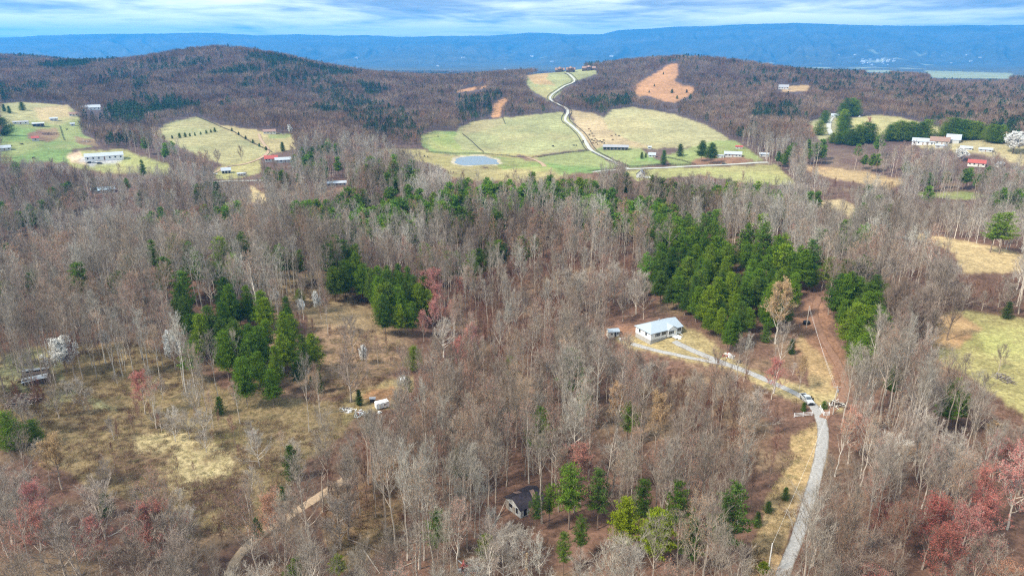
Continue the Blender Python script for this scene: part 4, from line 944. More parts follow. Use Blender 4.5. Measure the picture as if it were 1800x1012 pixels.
LW = np.array([hit(a, b)[:2] for a, b, _ in LAND])
def where(x, y):
    d = np.hypot(LW[:, 0] - x, LW[:, 1] - y); i = int(d.argmin()); dx, dy = x - LW[i, 0], y - LW[i, 1]
    a = 'close ' if d[i] < 13 else ('' if d[i] < 28 else 'well ')
    s = ('behind ' if dy > 0 else 'in front of ') if abs(dy) > abs(dx) else ('right of ' if dx > 0 else 'left of ')
    if a == 'close ': s = {'behind ': 'behind ', 'in front of ': 'in front of ', 'right of ': 'right beside ', 'left of ': 'left beside '}[s]; a = 'close ' if s in ('behind ', 'in front of ') else ''
    return a + s + LAND[i][2]
def plant(key, x, y, z, rz, sx, sz, label, group, tl=(0, 0)):
    stock = KINDS[key][0]; i = random.randrange(len(stock)); nm, cat, _ = NAMES[key]
    e = bpy.data.objects.new(nm, None); COL.objects.link(e); e.empty_display_size = .5
    e.location = (x, y, z - .1); e.rotation_euler = (tl[0], tl[1], rz); e.scale = (sx, sx, sz)
    e['label'] = label; e['category'] = cat
    if group: e['group'] = group
    for n, me in zip(('trunk', 'crown'), stock[i]):
        c = bpy.data.objects.new(n, me); COL.objects.link(c); c.parent = e
    return e
for k, x, y, z, rz, s_, w_, tl in SINGLE:
    wh = where(x, y); plant(k, x, y, z, rz, s_ * w_, s_, NAMES[k][2] + ' ' + wh, NAMES[k][1] + 's ' + wh, tl)
for (k, px, py, h, w, lab), (x, y, z, *_ ) in zip(HERO, hx):
    s_ = h / STD[k]; grp = lab.replace('dark ', '') + 's' if HERO.count((k, px, py, h, w, lab)) and sum(q[5] == lab for q in HERO) > 1 else None
    plant(k, x, y, z, random.random() * 6.28, s_ * w, s_, lab, grp)
# ------------------------------------------------------------------ low growth
def ground_cover(key, name, r0, r1, s, test, smin, smax):
    n = int(r1 / s); gx, gy = np.meshgrid(np.arange(-n, n + 1) * s, np.arange(0, n + 1) * s)
    gx = gx + rng.uniform(-.5, .5, gx.shape) * s; gy = gy + rng.uniform(-.5, .5, gy.shape) * s
    R_ = np.hypot(gx, gy); k = (R_ > r0) & (R_ < r1) & (np.abs(np.arctan2(gx, gy)) < .70); gx = gx[k]; gy = gy[k]
    q = test(gx, gy, gz(gx, gy)); gx = gx[q]; gy = gy[q]; z = gz(gx, gy)
    nr = np.array([near_road(a, b, .8) for a, b in zip(gx, gy)]); gx, gy, z = gx[~nr], gy[~nr], z[~nr]
    sc = rng.uniform(smin, smax, len(gx))
    print(name, len(gx)); scatter(name, key, np.c_[gx, gy, z], np.c_[np.zeros((len(gx), 2)), rng.uniform(0, 6.28, len(gx))], np.c_[sc, sc, sc * rng.uniform(.7, 1.2, len(gx))])
CLEARING = [a for a in AREAS if a[4] == 0 and a[2] <= 360]
def in_open(x, y, z):
    px_, py_ = project(x, y, z); q = np.zeros(x.shape, bool)
    for a in CLEARING[:1] + CLEARING[5:]: q |= inpoly(px_, py_, a[0])
    q |= inpoly(px_, py_, [(1300,1030),(1345,890),(1395,770),(1440,735),(1448,800),(1395,930),(1365,1030)])
    return q
def test_bramble(x, y, z):
    o_ = in_open(x, y, z); n = fbm(x / 14, y / 14, 171, 3); px_, py_ = project(x, y, z)
    dk = inpoly(px_, py_, [(320,850),(440,825),(450,900),(400,955),(300,945)]) | inpoly(px_, py_, [(170,790),(310,790),(290,850),(180,850)]) | inpoly(px_, py_, [(370,775),(450,738),(475,748),(400,795)])
    return (o_ & ((n > .46) | dk) & (rng.random(x.shape) < .75)) | (~o_ & (n > .5) & (rng.random(x.shape) < .22) & (np.hypot(x, y) < 230))
KEEPQ = [a[0] for a in AREAS if a[4] == 1]
def not_yard(f):
    def g(x, y, z):
        px_, py_ = project(x, y, z); q = f(x, y, z)
        for p in KEEPQ:
            if p[0][0] not in (1300,): q &= ~inpoly(px_, py_, p)
        return q
    return g
ground_cover('bramble', 'bramble_thicket', 90, 300, 2.1, not_yard(test_bramble), .55, 1.25)
ground_cover('grass', 'dry_grass', 90, 240, 1.7, in_open, .6, 1.5)
# ------------------------------------------------------------------ roads, tracks, water
def m_road(name, c, var, sc=1.2):
    m, N, L = mat(name)
    g = N('ShaderNodeNewGeometry'); n = N('ShaderNodeTexNoise', inp={'Scale': sc, 'Detail': 6.0, 'Roughness': 0.7}); L(g, n)
    n2 = N('ShaderNodeTexNoise', inp={'Scale': sc * .22, 'Detail': 4.0, 'Roughness': 0.6}); L(g, n2)
    at = N('ShaderNodeAttribute', attribute_name='edge')
    r = N('ShaderNodeMapRange', inp={1: 0.3, 2: 0.7, 3: 1 - var, 4: 1 + var}); L(n, r)
    v = N('ShaderNodeVectorMath', operation='SCALE'); v.inputs[0].default_value = c; L(r, v, 0, 'Scale')
    # grass and leaves creep in from the verges and along the crown of the track
    a = N('ShaderNodeMath', operation='ADD'); L(at, a, 'Fac', 0); L(n2, a, 0, 1)
    r2 = N('ShaderNodeMapRange', inp={1: 1.28, 2: 1.5, 3: 0.0, 4: 0.85}); L(a, r2)
    mx = N('ShaderNodeMix', data_type='RGBA'); L(r2, mx, 0, 0); L(v, mx, 0, 6); mx.inputs[7].default_value = (c[0] * .55, c[1] * .46, c[2] * .36, 1)
    b = N('ShaderNodeBsdfPrincipled', inp={'Roughness': .95, 'Specular IOR Level': .1}); L(mx, b, 2, 0)
    bp = N('ShaderNodeBump', inp={'Strength': .5, 'Distance': .05}); L(n, bp, 0, 'Height'); L(bp, b, 0, 'Normal')
    o = N('ShaderNodeOutputMaterial'); L(b, o); return m
M_GRAV = m_road('gravel', (0.31, 0.295, 0.275), .35, 2.0); M_DIRT = m_road('dirt', (0.36, 0.255, 0.165), .3); M_RED = m_road('red_dirt', (0.23, 0.13, 0.085), .35); M_PALE = m_road('pale_gravel', (0.40, 0.39, 0.34), .2, .3)
RM = {'driveway': M_GRAV, 'driveway_spur': M_GRAV, 'dirt_track': M_DIRT, 'field_track': M_RED, 'hill_road': M_PALE, 'county_road': M_PALE, 'valley_road': M_PALE, 'farm_lane': M_DIRT, 'yard_lane': M_DIRT, 'ranch_lane': M_PALE}
def ribbon(name, P, w, m, lift=0.0, kind_='structure'):
    P = np.asarray(P); t = np.gradient(P, axis=0); t /= np.hypot(t[:, 0], t[:, 1])[:, None] + 1e-9; nr = np.c_[-t[:, 1], t[:, 0]]
    offs = np.linspace(-.5, .5, 7); V = []; E = []
    wv = 1 + (fbm(np.arange(len(P)) * .13, np.zeros(len(P)), 5, 3) - .5) * .35
    for o_ in offs:
        q = P + nr * (o_ * w * wv)[:, None]; z = gz(q[:, 0], q[:, 1]); R_ = np.hypot(q[:, 0], q[:, 1])
        V.append(np.c_[q, z + .05 + lift + R_ * .0005 - (abs(o_) > .45) * .12]); E.append(np.full(len(P), max(abs(o_) * 2, {'driveway': .8, 'dirt_track': .8, 'field_track': .8, 'driveway_spur': .8}.get(name, 0) if abs(o_) < .1 else 0)))
    V = np.stack(V, 1).reshape(-1, 3); me = grid_mesh(name, V, len(P), len(offs)); me.polygons.foreach_set('use_smooth', [True] * len(me.polygons))
    a = me.attributes.new('edge', 'FLOAT', 'POINT'); a.data.foreach_set('value', np.stack(E, 1).ravel().astype(np.float32))
    me.materials.append(m); ob = bpy.data.objects.new(name, me); COL.objects.link(ob); ob['kind'] = kind_; return ob
for i, (k, P) in enumerate(RPATH.items()): ribbon(k, P, ROADS[k][1], RM[k], lift=.004 * i)
# pond
aa = np.linspace(0, 2 * pi, 64, endpoint=False); rr = np.interp(aa, PA, PD, period=2 * pi) * 1.0
wv = [(POND_C[0] + sin(a) * r, POND_C[1] + cos(a) * r, POND_Z + .12) for a, r in zip(aa, rr)]
pm_ = bpy.data.meshes.new('pond'); pm_.from_pydata(wv, [], [tuple(range(64))[::-1]])
mw, N, L = mat('water'); g = N('ShaderNodeNewGeometry'); n = N('ShaderNodeTexNoise', inp={'Scale': 1.4, 'Detail': 3.0}); L(g, n)
b = N('ShaderNodeBsdfPrincipled', inp={'Base Color': (0.10, 0.14, 0.16, 1), 'Roughness': .2, 'IOR': 1.33, 'Specular IOR Level': 1.0}); bp = N('ShaderNodeBump', inp={'Strength': .05, 'Distance': .02}); L(n, bp, 0, 'Height'); L(bp, b, 0, 'Normal'); o = N('ShaderNodeOutputMaterial'); L(b, o)
pm_.materials.append(mw); po = struct(bpy.data.objects.new('pond', pm_)); COL.objects.link(po)
# ------------------------------------------------------------------ things
def P_(name, c, **k): return m_plain(name, c, **k)
WHITE = P_('white_siding', (0.74, 0.74, 0.72), rough=.6, var=.06); CREAM = P_('cream_siding', (0.66, 0.62, 0.54), rough=.7, var=.08); ROOFB = P_('slate_shingle', (0.33, 0.38, 0.42), var=.12, scale=3, rough=.8)
DARK = P_('dark_opening', (0.02, 0.022, 0.025), rough=.3, spec=.5); GLASS = P_('window_glass', (0.05, 0.06, 0.07), rough=.08, spec=.8, var=.05); TIN = P_('tin_roof', (0.46, 0.48, 0.50), rough=.35, metal=.3, var=.14, scale=.8)
WOOD = P_('grey_wood', (0.28, 0.24, 0.20), var=.3, scale=2); WOODD = P_('dark_wood', (0.10, 0.07, 0.055), var=.3, scale=2); REDR = P_('red_roof', (0.36, 0.085, 0.07), var=.12); GREYR = P_('grey_roof', (0.30, 0.30, 0.31), var=.12); BROWNR = P_('brown_roof', (0.27, 0.17, 0.13), var=.15)
BRICK = P_('brick_red', (0.33, 0.12, 0.085), var=.2, scale=4); SILVER = P_('silver_paint', (0.55, 0.58, 0.60), rough=.25, spec=.6, metal=.35, var=.03); BLACK = P_('black_trim', (0.018, 0.018, 0.02), rough=.4, var=.1); RUBBER = P_('rubber', (0.02, 0.02, 0.02), rough=.9)
CHROME = P_('chrome', (0.6, 0.6, 0.62), rough=.2, metal=.9); LAMP_ = P_('lamp_lens', (0.75, 0.76, 0.74), rough=.1, spec=.8); CHAR = P_('charred_shingle', (0.045, 0.035, 0.042), var=.4, scale=2); OLDW = P_('flaking_white', (0.50, 0.49, 0.46), var=.25, scale=2.5); CONC = P_('concrete', (0.40, 0.38, 0.35), var=.15)
FENCEW = P_('white_rail', (0.78, 0.78, 0.76), rough=.5, var=.05); POLE = P_('weathered_pole', (0.46, 0.41, 0.35), var=.15, scale=3); POLEW = P_('pale_pole', (0.68, 0.66, 0.62), var=.08); COW = P_('black_hide', (0.018, 0.015, 0.014), rough=.7); COWB = P_('brown_hide', (0.14, 0.06, 0.035), rough=.7)
def thing(name, label, cat, loc=(0, 0, 0), rz=0, group=None):
    o_ = bpy.data.objects.new(name, None); COL.objects.link(o_); o_.location = loc; o_.rotation_euler = (0, 0, rz); o_['label'] = label; o_['category'] = cat
    if group: o_['group'] = group
    return o_
def part(name, mb, m, parent, label=None):
    ob = bpy.data.objects.new(name, mb.mesh(name, m)); COL.objects.link(ob); ob.parent = parent
    if label: ob['label'] = label
    return ob
def gable(mb, x0, x1, y0, y1, z, h, ov=.4, th=.14, m=0):
    """gable roof with its ridge along x: two thick slabs"""
    ym = (y0 + y1) / 2; sl = h / (ym - y0)
    for s_ in (-1, 1):
        ye = (y0 - ov) if s_ < 0 else (y1 + ov); ze = z - sl * ov
        a = [(x0 - ov, ye, ze), (x1 + ov, ye, ze), (x1 + ov, ym, z + h), (x0 - ov, ym, z + h)]
        n = len(mb.v); mb.v += a + [(p[0], p[1], p[2] + th) for p in a]
        for f in ((3, 2, 1, 0), (4, 5, 6, 7), (0, 1, 5, 4), (1, 2, 6, 5), (2, 3, 7, 6), (3, 0, 4, 7)): mb.f.append(tuple(n + i for i in f)); mb.m.append(m)
def walls(mb, x0, x1, y0, y1, z0, z1, h, m=0):
    mb.box(((x0 + x1) / 2, (y0 + y1) / 2, (z0 + z1) / 2), ((x1 - x0) / 2, (y1 - y0) / 2, (z1 - z0) / 2), m=m)
    ym = (y0 + y1) / 2
    for x in (x0, x1):
        n = len(mb.v); e = .012 if x == x0 else -.012
        mb.v += [(x + e, y0, z1), (x + e, y1, z1), (x + e, ym, z1 + h)]; mb.f.append((n, n + 1, n + 2)); mb.m.append(m)
def opening(parent, x, y, z, w, h, face, name='window', glass=None, frame=None, shutters=False):
    """face: 'x-','x+','y-','y+'"""
    f = MB(); g = MB(); s_ = MB(); sg = -1 if face[1] == '-' else 1; t = .06
    if face[0] == 'y':
        f.box((x, y + sg * .03, z), (w / 2 + .09, .035, h / 2 + .09)); g.box((x, y + sg * .055, z), (w / 2, .035, h / 2))
        for q in (-1, 1): s_.box((x + q * (w / 2 + .32), y + sg * .04, z), (.2, .035, h / 2 + .06))
    else:
        f.box((x + sg * .03, y, z), (.035, w / 2 + .09, h / 2 + .09)); g.box((x + sg * .055, y, z), (.035, w / 2, h / 2))
    fo = part(name, f, frame or WHITE, parent); part('pane' if name == 'window' else 'panel', g, glass or GLASS, fo)
    if shutters: part('shutter', s_, BLACK, fo)
def building(name, label, cat, px, py, w, d, h, rh, roof, wall, rz=None, n_win=4, R0=0, group=None, door=True, chimney=False, two=False, open_=False, at=None):
    x, y, z = at or hit(px, py, R0); sh = .88 if y > 550 else 1; w *= sh; d *= sh; h *= .85; wall = {WHITE: OLDW}.get(wall, wall) if w < 18 else wall; rz = rz if rz is not None else -atan2(x, y)
    t = thing(name, label, cat, (x, y, z - .1), rz, group)
    b_ = MB(); walls(b_, -w / 2, w / 2, -d / 2, d / 2, -1.5, h, rh); wo = part('wall', b_, wall, t)
    r_ = MB(); gable(r_, -w / 2, w / 2, -d / 2, d / 2, h, rh, ov=.5); ro = part('roof', r_, roof, t)
    if chimney: c_ = MB(); c_.box((w * .2, .6, h + rh), (.45, .45, .9)); part('chimney', c_, BRICK, ro)
    if two:
        w2 = w * .42; b2 = MB(); b2.box((w * .2, -d / 2 - d * .22, h * .45 - .4), (w2 / 2, d * .22, h * .45 + .4)); part('wing', b2, wall, t)
        r2 = MB(); r2.box((w * .2, -d / 2 - d * .22, h * .93), (w2 / 2 + .4, d * .22 + .3, .1)); part('wing_roof', r2, roof, ro)
    for i in range(n_win):
        if two and i >= n_win - 2: continue
        xx = -w / 2 + w * (i + .5) / n_win
        if door and i == n_win // 2: opening(t, xx, -d / 2, h * .42, 1.0, h * .8, 'y-', 'door', glass=BROWNR)
        elif open_: opening(t, xx, -d / 2, h * .45, w / n_win * .72, h * .8, 'y-', 'bay', glass=DARK)
        else: opening(t, xx, -d / 2, h * .58, 1.3, h * .38, 'y-')
    opening(t, -w / 2, 0, h * .58, 1.2, h * .38, 'x-'); opening(t, w / 2, 0, h * .58, 1.2, h * .38, 'x+')
    return t
# --- the white house by the driveway
A = np.array(hit(1143, 606)); B = np.array(hit(1201, 599)); u = (B - A)[:2]; Lh = float(np.hypot(*u)); rz = atan2(u[1], u[0])
hz_ = float(max(A[2], B[2])) + .1
Lh = 14.6; rz = radians(29); D = 8.6; H0, H1, RH = .4, 3.1, 1.9
t = thing('white_house', 'long white single-storey house with a blue-grey roof at the driveway end', 'house', (A[0], A[1], hz_), rz)
f = MB(); f.box((Lh / 2, D / 2, -.5), (Lh / 2 - .05, D / 2 - .05, H0 + .5 - .01)); part('foundation', f, CONC, t)
w_ = MB(); w_.box((Lh / 2, D / 2, (H0 + H1) / 2), (Lh / 2, D / 2, (H1 - H0) / 2))
n = len(w_.v); w_.v += [(Lh - .02, 0, H1), (Lh - .02, D, H1), (Lh - .02, D / 2, H1 + RH)]; w_.f.append((n, n + 1, n + 2)); w_.m.append(0); part('wall', w_, WHITE, t)
r_ = MB(); ov = .45; e = H1 - .18
V4 = {'a': (-ov, -ov, e), 'b': (Lh + ov, -ov, e), 'c': (Lh + ov, D + ov, e), 'd': (-ov, D + ov, e), 'p': (D * .42, D / 2, H1 + RH), 'q': (Lh + ov, D / 2, H1 + RH)}
for fs in (('a', 'b', 'q', 'p'), ('c', 'd', 'p', 'q'), ('d', 'a', 'p')):
    n = len(r_.v); pts = [V4[k] for k in fs]; r_.v += pts + [(p[0], p[1], p[2] + .14) for p in pts]; k = len(pts)
    r_.f.append(tuple(n + i for i in range(k))[::-1]); r_.m.append(0); r_.f.append(tuple(n + k + i for i in range(k))); r_.m.append(0)
    for i in range(k): r_.f.append((n + i, n + (i + 1) % k, n + k + (i + 1) % k, n + k + i)); r_.m.append(0)
ro = part('roof', r_, ROOFB, t)
xg0, xg1 = Lh * .52, Lh * .80
g_ = MB(); n = 0; zt2 = H1 + 1.25; xm = (xg0 + xg1) / 2
g_.v += [(xg0 - .3, -.9, H1 - .12), (xm, -.9, zt2), (xm, D * .34, zt2), (xg0 - .3, -.1, H1 - .02), (xg1 + .3, -.9, H1 - .12), (xg1 + .3, -.1, H1 - .02)]
g_.v += [(x, y, z + .12) for x, y, z in g_.v[:6]]
g_.f += [(6, 7, 8, 9), (7, 10, 11, 8), (0, 3, 2, 1), (1, 2, 5, 4), (0, 1, 7, 6), (1, 4, 10, 7)]; g_.m += [0] * 6
part('porch_roof', g_, ROOFB, ro)
w2 = MB(); n = len(w2.v); w2.v += [(xg0, -.75, H1 - .12), (xg1, -.75, H1 - .12), (xm, -.75, zt2 - .1)]; w2.f.append((0, 1, 2)); w2.m.append(0); w2.box((xm, -.38, (H0 + H1) / 2 - .06), ((xg1 - xg0) / 2, .36, (H1 - H0) / 2 - .07)); part('front_bay', w2, WHITE, t)
for x in (Lh * .22, Lh * .42): opening(t, x, 0, 2.05, 1.1, 1.25, 'y-', shutters=True)
opening(t, xm - .8, -.75, 2.0, 1.3, 1.2, 'y-', shutters=True); opening(t, Lh * .9, 0, 2.05, 1.0, 1.2, 'y-', shutters=True)
opening(t, 0, D * .3, 2.0, .9, 1.1, 'x-'); opening(t, 0, D * .72, 1.95, .9, 1.1, 'x-')
opening(t, xm + 1.0, -.75, 1.65, .95, 2.0, 'y-', 'door', glass=CREAM)
s_ = MB()
s_.box((xm + 1.2, -1.9, H0 - .08), (1.5, 1.12, .08))
for i in range(3): s_.box((xm + 1.2, -3.2 - i * .3, H0 - .25 - i * .18), (.7, .15, .08))
for x in (xm - .25, xm + 2.65): s_.box((x, -2.95, H0 + .45), (.05, .05, .5)); s_.beam((x, -2.95, H0 + .9), (x, -.8, H0 + .9), .07)
for x in (xm - .2, xm + 2.6):
    s_.box((x, -2.9, -.15), (.06, .06, .55))
part('porch', s_, WHITE, t)
c_ = MB(); c_.box((Lh * .6, D * .7, H1 + RH * .8), (.14, .14, .5)); part('vent_pipe', c_, GREYR, ro)
# shed
x, y, z = hit(1077, 590); t = thing('garden_shed', 'tiny white shed with a dark doorway left of the white house', 'shed', (x, y, z), radians(10))
b_ = MB(); walls(b_, -2.0, 2.0, -1.5, 1.5, -.6, 2.3, .55); part('wall', b_, CREAM, t); r_ = MB(); gable(r_, -2.0, 2.0, -1.5, 1.5, 2.3, .55, ov=.3); part('roof', r_, ROOFB, t)
opening(t, .5, -1.5, 1.1, .8, 1.9, 'y-', 'door', glass=DARK); opening(t, -.9, -1.5, 1.4, .7, .7, 'y-', glass=DARK); opening(t, 1.45, -1.5, 1.5, .6, .7, 'y-', glass=DARK)
# --- pickup truck
a_, b2 = np.array(hit(1408, 697)), np.array(hit(1427, 715)); d_ = (b2 - a_)[:2]; rz = atan2(d_[1], d_[0]); c0 = (a_ + b2) / 2
t = thing('pickup_truck', 'silver crew-cab pickup truck with its side doors open on the gravel driveway', 'pickup truck', (c0[0], c0[1], float(gz(c0[0], c0[1])) + .12), rz)
def prism(mb, prof, y0, y1, m=0):
    n = len(mb.v); k = len(prof); mb.v += [(x, y0, z) for x, z in prof] + [(x, y1, z) for x, z in prof]
    mb.f.append(tuple(range(n, n + k))); mb.m.append(m); mb.f.append(tuple(range(n + k, n + 2 * k))[::-1]); mb.m.append(m)
    for i in range(k): j = (i + 1) % k; mb.f.append((n + i, n + k + i, n + k + j, n + j)); mb.m.append(m)
b_ = MB(); prism(b_, [(-2.9, .55), (2.75, .5), (2.9, .75), (2.85, 1.12), (2.6, 1.22), (1.25, 1.3), (-.95, 1.3), (-.95, 1.02), (-2.9, 1.02)], -.97, .97)
for s in (-1, 1): b_.box((-1.93, s * .92, 1.17), (.97, .05, .15))
b_.box((-2.86, 0, 1.17), (.045, .865, .15)); part('body', b_, SILVER, t)
c_ = MB(); prism(c_, [(1.28, 1.3), (.55, 1.86), (.3, 1.9), (-.75, 1.88), (-.94, 1.32)], -.84, .84); part('cab', c_, SILVER, t)
g_ = MB(); n = 0
g_.v += [(1.25, -.76, 1.345), (1.25, .76, 1.345), (.6, .70, 1.845), (.6, -.70, 1.845)]; g_.f.append((0, 1, 2, 3)); g_.m.append(0); wsld = part('windshield', g_, GLASS, t); wsld.location = (.02, 0, .02)
for s in (-1, 1):
    g_ = MB()
    for x0, x1, xt0, xt1 in ((.2, .98, .2, .55), (-.78, .1, -.68, .1)): 
        n = len(g_.v); g_.v += [(x0, s * .855, 1.36), (x1, s * .855, 1.36), (xt1, s * .855, 1.8), (xt0, s * .855, 1.8)]; g_.f.append((n, n + 1, n + 2, n + 3)); g_.m.append(0)
    part('side_window', g_, GLASS, t)
g_ = MB(); g_.box((2.91, 0, .88), (.04, .62, .2)); gr = part('grille', g_, BLACK, t); g_ = MB(); g_.box((2.97, 0, .57), (.07, .93, .12)); part('bumper', g_, BLACK, t)
for s in (-1, 1):
    g_ = MB(); g_.box((2.88, s * .78, .95), (.05, .14, .12)); part('headlight', g_, LAMP_, t)
    g_ = MB(); g_.box((.95, s * 1.06, 1.4), (.07, .1, .11)); part('mirror', g_, BLACK, t)
    g_ = MB(); g_.box((-2.92, s * .86, .98), (.02, .08, .16)); part('tail_lamp', g_, REDR, t)
    for xw in (1.85, -1.85):
        wh = bpy.data.objects.new('wheel', None); COL.objects.link(wh); wh.parent = t; wh.location = (xw, s * .88, .41)
        g_ = MB(); g_.tube([(0, -.13, 0), (0, .13, 0)], [.41, .41], 16, cap=True); part('tyre', g_, RUBBER, wh); g_ = MB(); g_.tube([(0, -.14, 0), (0, .14, 0)], [.23, .23], 12, cap=True); part('rim', g_, CHROME, wh)
for xh, an in ((1.05, 62), (.08, 62)):
    g_ = MB(); g_.box((-.45, 0, .88), (.45, .05, .4)); n = len(g_.v); g_.v += [(-.88, 0, 1.28), (-.05, 0, 1.28), (-.25, 0, 1.72), (-.8, 0, 1.72)]; g_.f.append((n, n + 1, n + 2, n + 3)); g_.m.append(0)
    dd = part('door', g_, BLACK, t, 'opened side door swung outward'); dd.location = (xh, 1.0, 0); dd.rotation_euler = (0, 0, -radians(an))
g_ = MB(); g_.box((-1.93, 0, .98), (.9, .84, .052)); part('bed', g_, BLACK, t)
# --- white rail fences at the gate
def rail_fence(label, pts, h=1.25, post=2.0, rails=3, m=None, R0=0, name='white_fence', cat='fence', thick=.11, railh=.14, onepart=False, world=False):
    Wd = densify(np.array([(p if world else hit(*p, R0)[:2]) for p in pts]), post); m = m or FENCEW
    t = thing(name, label, cat, (float(Wd[0][0]), float(Wd[0][1]), float(gz(*Wd[0])))); o0 = np.array((Wd[0][0], Wd[0][1], float(gz(*Wd[0]))))
    z = gz(Wd[:, 0], Wd[:, 1]); Q = np.c_[Wd, z] - o0; pm2 = MB()
    for q in Q:
        if onepart: pm2.box((q[0], q[1], q[2] + h / 2 - .1), (thick / 2, thick / 2, h / 2 + .15))
        else: b_ = MB(); b_.box((q[0], q[1], q[2] + h / 2), (.08, .08, h / 2 + .1)); part('post', b_, m, t)
    if onepart: part('posts', pm2, m, t)['kind'] = 'stuff'
    r_ = MB()
    for a, b in zip(Q[:-1], Q[1:]):
        for k in range(rails):
            zz = h * (k + .75) / rails; r_.beam(a + (0, 0, zz), b + (0, 0, zz), .04 if not onepart else thick * .6, railh)
    part('rails', r_, m, t); return t
rail_fence('white rail fence left of the driveway just below the pickup', [(1396, 733), (1427, 730)], post=2.6)
rail_fence('white angled rail fence right of the driveway below the pickup', [(1441, 719), (1448, 731), (1457, 730)], post=1.7)
# --- utility poles and wires
def upole(label, px, py, h, m=POLE, arm=True, tr=False):
    x, y, z = hit(px, py); t = thing('utility_pole', label, 'utility pole', (x, y, z)); b_ = MB(); b_.tube([(0, 0, -.8), (0, 0, h)], [.17, .12], 8, cap=True); part('pole', b_, m, t)
    if arm:
        b_ = MB(); b_.box((0, .16, h - .5), (1.1, .06, .07)); a = part('crossarm', b_, m, t)
        for q in (-.95, 0, .95): b_ = MB(); b_.tube([(q, .16, h - .43), (q, .16, h - .25)], [.05, .03], 6, cap=True); part('insulator', b_, CHROME, a)
    if tr: b_ = MB(); b_.tube([(.34, 0, h - 2.1), (.34, 0, h - 1.2)], [.24, .24], 10, cap=True); part('transformer', b_, GREYR, t)
    return np.array((x, y, z + h))
p1 = upole('weathered utility pole with crossarm beside the right white fence', 1464, 728, 9.2, tr=True)
p2 = upole('utility pole between the two pine stands beside the red dirt track', 1417, 577, 9.0, arm=False)
p3 = upole('short pale utility pole on the straw bank beside the lower driveway', 1349, 1012, 8.0, m=POLEW, arm=False)
def wire(label, a, b, sag=.8, r=.017, group=None):
    P = [a + (b - a) * t_ + np.array((0, 0, -4 * sag * t_ * (1 - t_))) for t_ in np.linspace(0, 1, 17)]; m_ = MB(); m_.tube([p - a for p in P], [r] * 17, 3)
    ob = bpy.data.objects.new('power_line', m_.mesh('power_line', POLEW)); COL.objects.link(ob); ob.location = a; ob['label'] = label; ob['category'] = 'power line'
    if group: ob['group'] = group
wire('upper power line from the pine-stand pole to the crossarm pole', p2 + (0.05, 0, -.1), p1 + (-.9, .16, -.25)); wire('lower power line from the pine-stand pole to the crossarm pole', p2 + (-.05, 0, -1.0), p1 + (0, 0, -1.0))
wire('long pale power line down the straw bank to the short pole', p1 + (0, -.2, -.9), p3 + (0, 0, -.2), 1.2, .018)
g_ = np.array(hit(1378, 985)); wire('short guy wire running from the pale pole to the ground', p3 + (0, 0, -.4), g_ + (0, 0, .05), 0.0, .015)
# --- junk, piles and ruins
def heap(name, label, cat, px, py, w, n, mats, ln=1.6, hmax=.6, R0=0, seed=0, blob=0):
    r = random.Random(seed); x, y, z = hit(px, py, R0); t = thing(name, label, cat, (x, y, z), r.random() * 3); b_ = MB()
    for i in range(n):
        a = r.random() * 6.28; q = w * r.random() ** .7; h0 = hmax * (1 - q / w) * r.random(); c = np.array((cos(a) * q, sin(a) * q * .7, h0 + .05)); d = nrm([r.gauss(0, 1), r.gauss(0, 1), r.gauss(0, .18)]) * ln * r.uniform(.3, .6)
        b_.beam(c - d, c + d, r.uniform(.08, .28), r.uniform(.03, .08), m=r.randrange(len(mats)))
    for i in range(blob):
        a = r.random() * 6.28; q = w * .7 * r.random(); b_.box((cos(a) * q, sin(a) * q, .25), (r.uniform(.2, .6), r.uniform(.2, .45), r.uniform(.15, .45)), r.random() * 3, r.randrange(len(mats)), (.8, .7))
    ob = part('debris', b_, mats, t); return t
heap('plank_pile', 'long stack of grey planks behind the right white fence', 'plank pile', 1470, 712, 3.2, 60, [WOOD, CREAM, WOODD], 2.6, 1.1, seed=1)
heap('debris_heap', 'scattered white boards left of the junk tarp heap', 'debris heap', 613, 722, 2.6, 26, [WHITE, WOOD], 2.4, .4, seed=2, blob=2)
heap('junk_heap', 'pale heap of junk and tarps left of the white trailer', 'junk heap', 634, 727, 2.4, 22, [WHITE, CONC, BRICK, OLDW], 1.6, .9, seed=3, blob=12)
heap('debris_heap', 'few white scraps at the far left of the scattered boards', 'debris heap', 601, 718, 1.0, 8, [WHITE, WOOD], 1.4, .3, seed=4)
heap('debris_heap', 'small white bundle in front of the white trailer', 'debris heap', 667, 725, .5, 5, [WHITE, CREAM], .8, .4, seed=5, blob=3)
heap('rubble_pile', 'pinkish rubble pile beside the driveway right of the white house', 'rubble pile', 1281, 626, 3.0, 30, [CONC, BRICK, WHITE], .9, .5, seed=6, blob=18)
heap('rubble_pile', 'dark scrap pile beside the driveway behind the pink rubble', 'rubble pile', 1300, 636, 1.2, 10, [BLACK, WOODD], .9, .4, seed=7, blob=3)
heap('brush_pile', 'big brown brush pile in front of the tin-roofed ruin', 'brush pile', 38, 706, 4.6, 260, [WOODD, WOOD, BROWNR], 3.0, 2.6, seed=8)
heap('debris_heap', 'white litter on the ground below the white house', 'debris heap', 1150, 642, 2.0, 9, [WHITE], .7, .1, seed=9)
heap('debris_heap', 'grey and white junk between the shed and the white house', 'debris heap', 1093, 597, 1.8, 12, [WHITE, CONC, WOODD], 1.5, .5, seed=10, blob=4)
heap('log_pile', 'dark heap of fallen branches at the edge of the right meadow', 'branch heap', 1765, 665, 4, 50, [WOODD, WOOD], 2.6, .5, seed=12)
